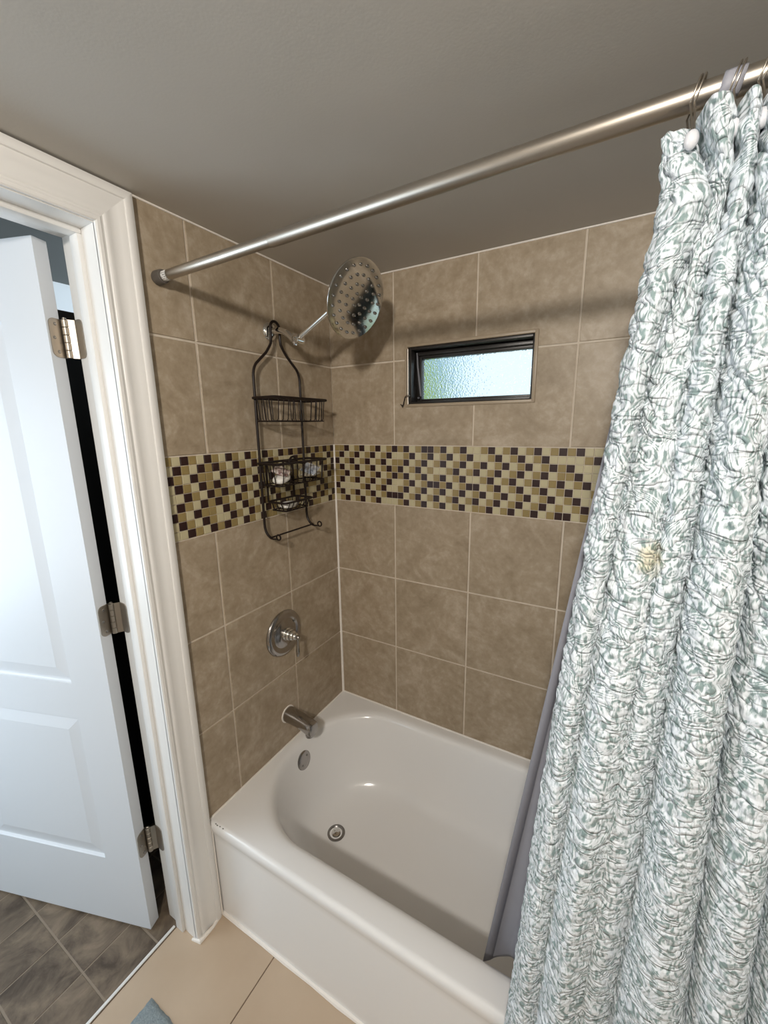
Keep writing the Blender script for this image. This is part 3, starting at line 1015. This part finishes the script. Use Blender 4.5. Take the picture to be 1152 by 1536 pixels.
mb.lathe([(0.008, -0.050), (0.0125, -0.044), (0.0135, -0.036), (0.012, -0.030), (0.016, -0.026), (0.019, -0.018), (0.022, -0.012), (0.06, -0.0095), (0.098, -0.008), (HR, -0.006), (HR + 0.0008, -0.003), (HR, -0.0005), (HR - 0.003, 0.0), (0.06, 0.0), (0.001, 0.0)], HC, HN, 72)
hd = mb.build('head_plate', M['chrome'], sh, angle=40)
mb = MB()
hu = HN.cross(Vector((0, 0, 1))).normalized()
hv = HN.cross(hu)
spots = []
for k in range(4):
    rr_ = 0.0165 + 0.0245 * k
    cnt = [5, 11, 17, 22][k]
    for j in range(cnt):
        a = 2 * PI * j / cnt + k * 0.5
        spots.append((rr_ * math.cos(a), rr_ * math.sin(a)))
for (a, b_) in spots:
    mb.lathe([(0.0046, -0.0005), (0.0046, 0.0010), (0.0038, 0.0032), (0.0028, 0.0056), (0.0006, 0.0062)], HC + hu * a + hv * b_, HN, 10)
noz = mb.build('nozzles', M['dull_chrome'], hd)

# ------------------------------------------------------------------ shower caddy
CY, CH = -0.3415, 0.1075
cad = empty('shower_caddy', (0.03, CY, 1.26), 'dark bronze wire caddy hanging from the shower arm', 'caddy')
def L(x, y, z):
    return (x - 0.03, y - CY, z - 1.26)
mb = MB()
yl, yr = CY - CH, CY + CH
def side_path(s):
    y0, y1 = CY + s * 0.020, CY + s * CH
    p_ = [L(0.033, y0, 1.955), L(0.033, y0 + s * 0.001, 1.92)] + [L(0.033, q.x, q.y) for q in bez((y0 + s * 0.003, 1.905, 0), (y0 + s * 0.012, 1.89, 0), (y0 + s * 0.028, 1.872, 0), 4)]
    p_ += [L(0.033, q.x, q.y) for q in bez((y1 - s * 0.015, 1.835, 0), (y1, 1.818, 0), (y1 + s * 0.001, 1.795, 0), 5)]
    p_ += [L(0.033, y1 + s * 0.001, 1.5), L(0.033, y1 + s * 0.001, 1.335)]
    p_ += [L(q.x, y1 + s * 0.001, q.y) for q in bez((0.033, 1.315, 0), (0.033, 1.278, 0), (0.062, 1.268, 0), 7)]
    return p_
arch = [L(0.033, CY + 0.020 * math.cos(a), 1.955 + 0.020 * math.sin(a)) for a in [PI * k / 10 for k in range(11)]]
mb.tube(side_path(-1)[::-1] + arch[::-1][1:-1] + side_path(1), 0.0044, 10)
mb.build('frame', M['bronze'], cad)
for s in (-1, 1):
    mb = MB()
    y1 = CY + s * CH + s * 0.001
    mb.tube([L(0.055, y1, 1.2685), L(0.068, y1, 1.266), L(0.080, y1, 1.268)] + [L(0.0935 - 0.009 * math.cos(a), y1, 1.275 + 0.009 * math.sin(a)) for a in [-PI / 2 + 2 * PI * k / 14 for k in range(15)]], 0.0028, 8)
    mb.build('hook', M['bronze'], cad)
mb = MB()
mb.tube([L(0.058, yl, 1.270), L(0.058, yr, 1.270)], 0.003, 8)
mb.build('crossbar', M['bronze'], cad)

def rect_loop(x0, x1, y0, y1, z, r=0.012, n=5):
    pts = []
    for (cx, cy, a0) in ((x1 - r, y1 - r, 0), (x0 + r, y1 - r, PI / 2), (x0 + r, y0 + r, PI), (x1 - r, y0 + r, 1.5 * PI)):
        for k in range(n):
            a = a0 + PI / 2 * k / (n - 1)
            pts.append(L(cx + r * math.cos(a), cy + r * math.sin(a), z))
    return pts
def basket(name, x0, x1, y0, y1, zt, zb, nw, rim=0.004, tap=0.008, bottom_wires=True, gap=None):
    b = MB()
    b.tube(rect_loop(x0, x1, y0, y1, zt), rim, 8, closed=True)
    bo = b.build(name, M['bronze'], cad)
    w_ = MB()
    w_.tube(rect_loop(x0 + tap * 0.3, x1 - tap, y0 + tap, y1 - tap, zb), 0.0022, 6, closed=True)
    for k in range(nw):
        t = (k + 0.5) / nw
        if gap and gap[0] < t < gap[1]:
            continue
        y = y0 + tap + (y1 - y0 - 2 * tap) * t
        w_.tube([L(x0, y, zt), L(x0 + 0.002, y, zb + 0.008), L(x0 + 0.008, y, zb), L(x1 - tap - 0.006, y, zb), L(x1 - tap, y, zb + 0.006), L(x1, y, zt)], 0.0016, 6)
    for k in range(3):
        x = x0 + (x1 - x0) * (k + 1) / 4
        for (yy, s) in ((y0, 1), (y1, -1)):
            w_.tube([L(x, yy, zt), L(x, yy + s * tap, zb)], 0.0019, 6)
    w_.build('wires', M['bronze'], bo)
    return bo
ub = basket('upper_basket', 0.030, 0.128, -0.462, -0.200, 1.727, 1.655, 11, 0.0045, gap=(0.38, 0.62))
mbk = basket('middle_basket', 0.030, 0.126, -0.462, -0.212, 1.520, 1.448, 7, 0.0042)
sd = basket('soap_dish', 0.034, 0.116, -0.430, -0.288, 1.388, 1.358, 6, 0.0036, 0.012)
mb = MB()
mb.tube([L(0.030, CY - 0.002, 1.520), L(0.126, CY - 0.002, 1.516)], 0.0042, 8)
mb.tube([L(0.124, CY - 0.002, 1.516), L(0.120, CY - 0.002, 1.448), L(0.034, CY - 0.002, 1.448), L(0.032, CY - 0.002, 1.516)], 0.0026, 8)
mb.build('divider', M['bronze'], mbk)
mb = MB()
mb.tube([L(0.080, CY - 0.002 + 0.018 * math.cos(a), 1.518 + 0.018 * math.sin(a)) for a in [PI * k / 8 for k in range(9)]], 0.0038, 8)
mb.build('arch', M['bronze'], mbk)
for y in (-0.427, -0.300):
    mb = MB()
    mb.tube([L(0.036, y, 1.520), L(0.036, y, 1.388)], 0.0034, 8)
    mb.build('hanger', M['bronze'], sd)

# ------------------------------------------------------------------ things in the caddy
def rot(x, y, z):
    from mathutils import Euler
    return Euler((R(x), R(y), R(z))).to_matrix().to_4x4()
mb = MB()
mb.ellipsoid((0.090, -0.414, 1.4690), (0.023, 0.035, 0.0125), rot(12, 8, 12), power=0.75)
o = tag(mb.build('soap_bar', M['soap'], None, angle=60), 'white oval soap bar in the left half of the middle basket', 'soap')
mb = MB()
mb.ellipsoid((0.078, -0.374, 1.3735), (0.022, 0.038, 0.010), rot(0, 4, 4), power=0.75)
tag(mb.build('soap_bar', M['soap'], None, angle=60), 'white soap bar lying in the lower wire dish', 'soap')

def crumpled(name, c, size, mats, seed, label, cat):
    """a crumpled sachet: a pillow of foil with creases and crimped ends."""
    bm = bmesh.new()
    bmesh.ops.create_grid(bm, x_segments=16, y_segments=12, size=1)
    top = [v for v in bm.verts]
    r_ = bmesh.ops.duplicate(bm, geom=bm.verts[:] + bm.edges[:] + bm.faces[:])
    low = [q for q in r_['geom'] if isinstance(q, bmesh.types.BMVert)]
    for s, vs in ((1, top), (-1, low)):
        for v in vs:
            x, y = v.co.x, v.co.y
            th = max(0, (1 - x * x)) ** 0.5 * max(0, (1 - y * y)) ** 0.5
            q = Vector((x * 2.1, y * 2.1, seed))
            bend = 0.45 * noise.noise(q * 0.7) + 0.25 * abs(noise.noise(q * 1.7))
            v.co = Vector((x * size[0] * (1 - 0.15 * abs(noise.noise(q))), y * size[1] * (1 - 0.12 * abs(noise.noise(q * 1.3))), (s * th * (1 + 0.4 * noise.noise(q * 2)) + bend) * size[2]))
    bmesh.ops.remove_doubles(bm, verts=bm.verts, dist=1e-5)
    m_ = MB()
    m_.frombm(bm, 0, Matrix.Translation(Vector(c)) @ rot(*size[3]))
    return tag(m_.build(name, mats, None, angle=25), label, cat)
crumpled('wrapper', (0.088, -0.413, 1.491), (0.030, 0.022, 0.011, (20, 15, 25)), M['wrap_brown'], 3.3, 'crumpled brown and white wrapper above the soap in the middle basket', 'wrapper')
crumpled('wrapper', (0.085, -0.262, 1.486), (0.030, 0.024, 0.011, (35, 18, 10)), M['wrap_blue'], 7.1, 'crumpled silver blue wrapper in the right half of the middle basket', 'wrapper')
crumpled('sachet', (0.082, -0.262, 1.4665), (0.028, 0.030, 0.007, (4, 0, -8)), M['wrap_cream'], 11.4, 'pale cream sachet under the silver blue wrapper', 'sachet')

# ------------------------------------------------------------------ curtain rod
RYC = -0.715
def rodz(x):
    return 2.007 + 0.010 * x
rod = empty('curtain_rod', (0.0, RYC, rodz(0)), 'brushed steel tension rod spanning above the tub', 'curtain rod')
def RL(x, dz=0):
    return (x, 0, rodz(x) - rodz(0) + dz)
mb = MB()
mb.tube([RL(0.395), RL(0.397), RL(RX - 0.03)], [0.0125, 0.0135, 0.0135], 28)
mb.tube([RL(0.391), RL(0.395)], 0.0125, 28)
mb.build('outer_tube', M['rod'], rod)
mb = MB()
mb.tube([RL(0.02), RL(0.40)], 0.0118, 28)
mb.build('inner_tube', M['rod'], rod)
mb = MB()
mb.lathe([(0.0165, 0.0035), (0.0175, 0.006), (0.0165, 0.026), (0.0155, 0.030), (0.0125, 0.031)], (0, 0, 0), (1, 0, 0.01), 28)
mb.build('end_cap', M['rubber'], rod)['label'] = 'dark rubber end cap against the tile'
mb = MB()
mb.lathe([(0.0165, RX - 0.03), (0.0175, RX - 0.028), (0.0175, RX - 0.006), (0.0165, RX - 0.0035)], (0, 0, 0.0), (1, 0, 0.010), 28)
mb.build('end_cap', M['rubber'], rod)
mb = MB()
nn_ = 24
v, f = [], []
for k in range(nn_ + 1):
    a = -2.2 + 2.9 * k / nn_
    for x in (0.035, 0.053):
        z0 = RL(x)[2]
        v.append((x, -0.01225 * math.cos(a), z0 + 0.01225 * math.sin(a)))
for k in range(nn_):
    f.append((2 * k, 2 * k + 1, 2 * k + 3, 2 * k + 2))
mb.add(v, f)
lb = mb.build('label_sticker', M['label'], rod)
lb['label'] = 'small white printed sticker'
mb = MB()
for row in range(6):
    a = -1.7 + 0.36 * row
    for j in range(4):
        if (row + j) % 5 == 4:
            continue
        x0 = 0.037 + 0.004 * j
        vv = []
        for (x, aa) in ((x0, a), (x0 + 0.003, a), (x0 + 0.003, a + 0.12), (x0, a + 0.12)):
            z0 = RL(x)[2]
            vv.append((x, -0.0124 * math.cos(aa), z0 + 0.0124 * math.sin(aa)))
        mb.add(vv, [(0, 1, 2, 3)])
mb.build('print', M['label_ink'], lb)

# ------------------------------------------------------------------ shower curtain
ZT, ZB = 1.972, 0.12
ZS = [0.12, 0.45, 0.55, 0.93, 1.24, 1.38, 1.587, 1.72, 1.80, 1.89, 1.93, 1.972]
VAL = [
    [0.945, 0.960, 0.965, 0.985, 1.005, 1.017, 1.037, 1.049, 1.056, 1.068, 1.068, 1.063],
    [1.000, 1.010, 1.015, 1.030, 1.045, 1.055, 1.070, 1.083, 1.097, 1.122, 1.110, 1.095],
    [1.085, 1.085, 1.085, 1.095, 1.105, 1.110, 1.118, 1.122, 1.125, 1.136, 1.135, 1.131],
    [1.125, 1.130, 1.130, 1.140, 1.146, 1.148, 1.152, 1.153, 1.154, 1.157, 1.156, 1.154],
    [1.240, 1.236, 1.234, 1.220, 1.212, 1.209, 1.204, 1.202, 1.200, 1.198, 1.195, 1.190],
    [1.310, 1.305, 1.300, 1.285, 1.275, 1.270, 1.262, 1.258, 1.255, 1.250, 1.240, 1.235],
    [1.375, 1.370, 1.367, 1.355, 1.345, 1.340, 1.330, 1.325, 1.322, 1.315, 1.308, 1.300],
    [1.440, 1.435, 1.432, 1.425, 1.418, 1.414, 1.406, 1.402, 1.400, 1.395, 1.388, 1.380],
    [1.505, 1.505, 1.505, 1.502, 1.500, 1.500, 1.498, 1.496, 1.495, 1.492, 1.488, 1.480]]
AMP = [
    [0.018, 0.020, 0.022, 0.026, 0.030, 0.032, 0.036, 0.040, 0.040, 0.040, 0.024, 0.010],
    [0.030, 0.034, 0.034, 0.032, 0.026, 0.022, 0.020, 0.020, 0.020, 0.020, 0.040, 0.058],
    [0.020, 0.014, 0.014, 0.012, 0.016, 0.018, 0.026, 0.030, 0.034, 0.038, 0.046, 0.048],
    [0.046, 0.048, 0.050, 0.052, 0.054, 0.054, 0.054, 0.056, 0.058, 0.060, 0.062, 0.060],
    [0.050] * 12, [0.05] * 12, [0.05] * 12, [0.05] * 12]
VDEPTH = [0, 0.014, 0.028, 0.004, 0.0, 0, 0, 0, 0]       # a valley that does not reach the base plane lower down
NCOL = [80, 80, 64, 96, 76, 28, 20, 20]
NZ = 860
SKEW = [1.0, 0.9, 0.8, 1.0, 1.0, 1.0, 1.0, 1.0]      # where each fold crests: above 1 towards its far side
FLOW = [0.9, 1.2, 1.2, 0.62, 0.5, 0.5, 0.5, 0.5]
FEXP = [0.6, 0.55, 0.55, 0.42, 0.42, 0.5, 0.5, 0.5]      # lower = squarer fold with a narrower crease
def base_y(z):
    return interp(z, [0.1, 0.45, 1.2, 1.972], [-0.778, -0.776, -0.762, -0.740])
cols = []
for i, n in enumerate(NCOL):
    for k in range(n):
        s = k / n
        t = 0.35 * s + 0.65 * (1 - math.cos(PI * s)) / 2
        cols.append((i, t))
cols.append((len(NCOL) - 1, 1.0))
NC = len(cols)
grid = []
for j in range(NZ + 1):
    z = ZT + (ZB - ZT) * j / NZ
    vs = [interp(z, ZS, a) for a in VAL]
    am = [interp(z, ZS, a) for a in AMP]
    soft = max(0.0, min(1.0, (1.45 - z) / 0.5))
    low = max(0.0, min(1.0, (1.75 - z) / 0.5))
    row = []
    for (i, t) in cols:
        x = vs[i] + (vs[i + 1] - vs[i]) * t
        lift = VDEPTH[i] * (1 - t) + VDEPTH[i + 1] * t
        tp = t ** SKEW[i]
        y = base_y(z) - am[i] * math.sin(PI * tp) ** (FEXP[i] + (FLOW[i] - FEXP[i]) * soft) - lift * low
        y += 0.004 * noise.noise(Vector((x * 9, z * 2.2, 3.0)))
        row.append(Vector((x, y, z)))
    grid.append(row)
arc = [0.0] * NC
for c in range(1, NC):
    arc[c] = arc[c - 1] + sum((grid[j][c] - grid[j][c - 1]).length for j in range(0, NZ + 1, 40)) / len(range(0, NZ + 1, 40))
verts, uvs = [], []
for j in range(NZ + 1):
    for c in range(NC):
        pnt = grid[j][c]
        a = grid[j][max(c - 1, 0)]
        b = grid[j][min(c + 1, NC - 1)]
        d = b - a
        nrm = Vector((d.y, -d.x, 0))
        nrm = nrm.normalized() if nrm.length > 1e-9 else Vector((0, -1, 0))
        u, w = arc[c], pnt.z
        # ruched cloth: soft puffs between sharp little creases that sag in arcs
        q = Vector((u * 26 + 0.8 * noise.noise(Vector((u * 14, w * 14, 1.7))), w * 42 + u * 28, 0.5))
        q2 = Vector((u * 58 - w * 22, w * 95 + u * 30, 9.1))
        puff = abs(noise.noise(q)) ** 0.55 * 0.0068 + abs(noise.noise(q2)) ** 0.8 * 0.0022
        ed = min(1.0, 0.4 + j / 12)
        verts.append(pnt + nrm * (puff - 0.003) * (0.62 + 0.38 * max(0.0, min(1.0, (w - 0.9) / 0.7))) * ed + Vector((0, 0, (0.0025 * noise.noise(Vector((u * 60, 0, 4))) if j == 0 else 0))))
        uvs.append((u, w))
faces = []
for j in range(NZ):
    for c in range(NC - 1):
        a = j * NC + c
        faces.append((a, a + NC, a + NC + 1, a + 1))
me = bpy.data.meshes.new('shower_curtain')
me.from_pydata(verts, [], faces)
ul = me.uv_layers.new(name='cloth')
flat = []
for f_ in faces:
    for i in f_:
        flat += uvs[i]
ul.data.foreach_set('uv', flat)
me.polygons.foreach_set('use_smooth', [True] * len(me.polygons))
me.materials.append(M['curtain'])
cur = bpy.data.objects.new('shower_curtain', me)
COL.objects.link(cur)
so = cur.modifiers.new('thickness', 'SOLIDIFY')
so.thickness = 0.0012
so.offset = -1
tag(cur, 'puckered white and grey green damask shower curtain with a yellow stain', 'curtain')

# ------------------------------------------------------------------ liner
lz = [0.26 + 1.715 * k / 24 for k in range(25)]
lx = [0.868 + 0.1245 * (z - 0.26) for z in lz]
ly = [-0.600 - 0.0653 * (z - 0.26) for z in lz]
def liner_pt(u, z):
    x0, y0 = interp(z, lz, lx), interp(z, lz, ly)
    x = x0 + u * (1.49 - x0)
    k = min(1.0, u / 0.14)
    am_ = interp(z, [0.2, 1.2, 1.9, 1.975], [0.030, 0.022, 0.010, 0.002])
    y = y0 + am_ * k * math.sin(u * 34) + 0.45 * am_ * k * math.sin(u * 61 + 1)
    if u < 0.16:
        y += 0.0 if z > 1.0 else (1.0 - z) * 0.02 * math.sin(PI * u / 0.16)
    y += 0.0012 * noise.noise(Vector((x * 12, z * 4, 8)))
    return Vector((x, y, z))
NU, NV = 120, 150
v, f = [], []
for j in range(NV + 1):
    for i in range(NU + 1):
        u = (i / NU) ** 1.3
        zb = 0.262 + min(0.14, max(0, u - 0.025) * 0.75)
        z = 1.975 + (zb - 1.975) * j / NV
        v.append(liner_pt(u, z))
for j in range(NV):
    for i in range(NU):
        a = j * (NU + 1) + i
        f.append((a, a + NU + 1, a + NU + 2, a + 1))
mb = MB()
mb.add(v, f)
lin = mb.build('shower_liner', M['liner'], None, angle=80)
so = lin.modifiers.new('thickness', 'SOLIDIFY')
so.thickness = 0.0006
tag(lin, 'plain grey liner hanging inside the tub behind the patterned curtain', 'curtain')
mb = MB()
v, f = [], []
for j in range(NV + 1):
    z = 1.97 + (0.268 - 1.97) * j / NV
    for u in (0.0, 0.016, 0.032):
        p_ = liner_pt(u, z)
        v.append(p_ + Vector((0, -0.0009, 0)))
for j in range(NV):
    for i in (0, 1):
        f.append((3 * j + i, 3 * j + 3 + i, 3 * j + 4 + i, 3 * j + 1 + i))
mb.add(v, f)
hm = mb.build('hem', M['liner_hem'], lin, angle=80)
so = hm.modifiers.new('thickness', 'SOLIDIFY')
so.thickness = 0.0008
# the corner of the liner's header pulled up over the rod by the second ring
mb = MB()
v, f = [], []
for j in range(9):
    t = j / 8
    for i in range(5):
        s = i / 4
        a = 0.15 + 1.9 * t
        x = 1.114 + 0.021 * s + 0.006 * t
        v.append((x, RYC - (0.0162 + 0.001 * math.sin(3 * s)) * math.cos(a - 1.35), rodz(1.12) + 0.0165 * math.sin(a - 1.35)))
for j in range(8):
    for i in range(4):
        a = j * 5 + i
        f.append((a, a + 1, a + 6, a + 5))
mb.add(v, f)
tb = mb.build('header_flap', M['liner'], lin, angle=80)
so = tb.modifiers.new('thickness', 'SOLIDIFY')
so.thickness = 0.0008

# ------------------------------------------------------------------ curtain rings
def ring_thing(x, label, bead_y, bead_z, tilt=0.0):
    zr = rodz(x)
    rg_ = empty('curtain_ring', (x, RYC, zr), label, 'curtain ring', 'wire rings along the rod')
    for dx, nm in ((-0.002, 'a'), (0.002, 'b')):
        w_ = MB()
        pts = []
        for k in range(19):
            a = R(-35) + R(250) * k / 18
            pts.append((dx + tilt * math.sin(a), -0.0195 * math.cos(a), 0.0205 * math.sin(a) - 0.001))
        front = [(dx * 0.6 - 0.001, bead_y - RYC + 0.006, bead_z - zr + 0.014), (dx * 0.5 - 0.002, bead_y - RYC, bead_z - zr + 0.006)]
        back = [(dx, 0.010, -0.034), (dx, -0.002, -0.046)]
        w_.tube(front[::-1] + pts + back, 0.0011, 8)
        w_.build('wire', M['nickel'], rg_)
    b_ = MB()
    b_.ellipsoid((-0.002, bead_y - RYC, bead_z - zr), (0.0074, 0.0074, 0.0100), seg=18, rings=12)
    b_.build('bead', M['bead'], rg_)
    return rg_
rl = ['wire ring with a pearl white bead at the free end of the curtain', 'wire ring second from the free end of the curtain', 'wire ring third from the free end of the curtain',
      'wire ring fourth from the free end of the curtain', 'wire ring fifth from the free end of the curtain']
for k, (x, by, bz) in enumerate(((1.095, -0.765, 1.950), (1.131, -0.764, 1.950), (1.156, -0.764, 1.952))):
    ring_thing(x, rl[k], by, bz, 0.006)

# ------------------------------------------------------------------ bath mat
mb = MB()
bm = bmesh.new()
bmesh.ops.create_grid(bm, x_segments=90, y_segments=70, size=0.5)
for v_ in bm.verts:
    x, y = v_.co.x + 0.5, v_.co.y + 0.5
    ed = min(x * 0.75, (1 - x) * 0.75, y * 0.5, (1 - y) * 0.5)
    h = 0.012 * min(1, ed / 0.012) ** 0.5
    v_.co = Vector((0.010 + x * 0.75 + 0.003 * noise.noise(Vector((x * 40, y * 30, 0))), -1.004 - y * 0.5 + 0.003 * noise.noise(Vector((x * 40, y * 30, 5))), 0.001 + h + 0.003 * noise.noise(Vector((x * 90, y * 60, 2))) * (1 if ed > 0.005 else 0)))
mb.frombm(bm)
bmat = mb.build('bath_mat', M['mat'], None, angle=80)
tag(bmat, 'grey blue plush bath mat on the tan floor tiles', 'bath mat')

# ------------------------------------------------------------------ hall cabinet behind the door
cab = empty('tall_cabinet', (-0.80, -0.45, 0), 'tall black cabinet seen through the gap behind the open door', 'cabinet')
mb = MB()
mb.bbox((-0.30, -0.43, 0.0), (0.285, 0.40, 1.935), 0.004)
mb.build('body', M['black_wood'], cab)
mb = MB()
mb.bbox((-0.31, -0.44, 1.936), (0.30, 0.41, 2.003), 0.004)
mb.build('cornice', M['dark_wood'], cab)

# ------------------------------------------------------------------ outside
mb = MB()
mb.box((-4, 0.3, -0.05), (5, 6, -0.01))
struct(mb.build('ground', M['earth'], smooth=False))
mb = MB()
mb.box((-3.0, 2.5, -0.05), (-0.43, 2.7, 3.2))
struct(mb.build('outside_wall', M['blue_wall'], smooth=False))
shrub = empty('garden_shrub', (-0.72, 1.75, -0.01), 'bright green shrub outside the left end of the frosted window', 'shrub')
mb = MB()
mb.tube([(0, 0, 0), (0.02, 0.01, 0.7), (-0.02, 0.0, 1.3), (0.0, 0.0, 1.9)], [0.05, 0.04, 0.03, 0.015], 10)
mb.build('trunk', M['bark'], shrub)
mb = MB()
rg2 = random.Random(5)
for k in range(1500):
    d = Vector((rg2.gauss(0, 1), rg2.gauss(0, 1), rg2.gauss(0, 1))).normalized()
    r_ = 0.6 + 0.4 * rg2.random()
    c = Vector((d.x * 0.42 * r_, d.y * 0.40 * r_, 1.75 + d.z * 0.75 * r_))
    a = Vector((rg2.gauss(0, 1), rg2.gauss(0, 1), rg2.gauss(0, 1))).normalized()
    b = a.cross(d).normalized()
    s = 0.05 + 0.03 * rg2.random()
    mb.add([c - a * s, c + b * s * 0.45, c + a * s, c - b * s * 0.45 + d * 0.006], [(0, 1, 2), (0, 2, 3)])
fo = mb.build('foliage', M['leaf'], shrub, smooth=False)

# ------------------------------------------------------------------ vanity lamp on the front wall, behind the camera
LP = Vector(LAMP_POS)
LD = (Vector(LAMP_AIM) - LP).normalized()
lamp = empty('wall_lamp', (LP.x, RY, LP.z), 'wall lamp with an opaque bell shade turned towards the tub', 'lamp')
mb = MB()
mb.lathe([(0.045, 0.001), (0.046, 0.012), (0.035, 0.018), (0.012, 0.020)], (0, 0, -0.02), (0, 1, 0), 32)
mb.build('wall_plate', M['nickel'], lamp)
rel = LP - Vector((LP.x, RY, LP.z))
bk = rel - LD * 0.075
mb = MB()
mb.tube([(0, 0.015, -0.02), (0, 0.10, -0.02), tuple(bk * 0.85 + Vector((0, 0, -0.003))), tuple(bk)], 0.008, 12)
mb.build('arm', M['nickel'], lamp)
mb = MB()
mb.lathe([(0.012, -0.080), (0.030, -0.076), (0.045, -0.055), (0.066, -0.020), (0.082, 0.004), (0.084, 0.004), (0.070, -0.018), (0.048, -0.050), (0.030, -0.066), (0.010, -0.068)], rel, LD, 36)
mb.build('lamp_shade', M['white_paint'], lamp)
area('lamp_light', LAMP_POS, LAMP_AIM, 0.13, 0.13, LAMP_POWER, LAMP_COLOR, 'DISK')
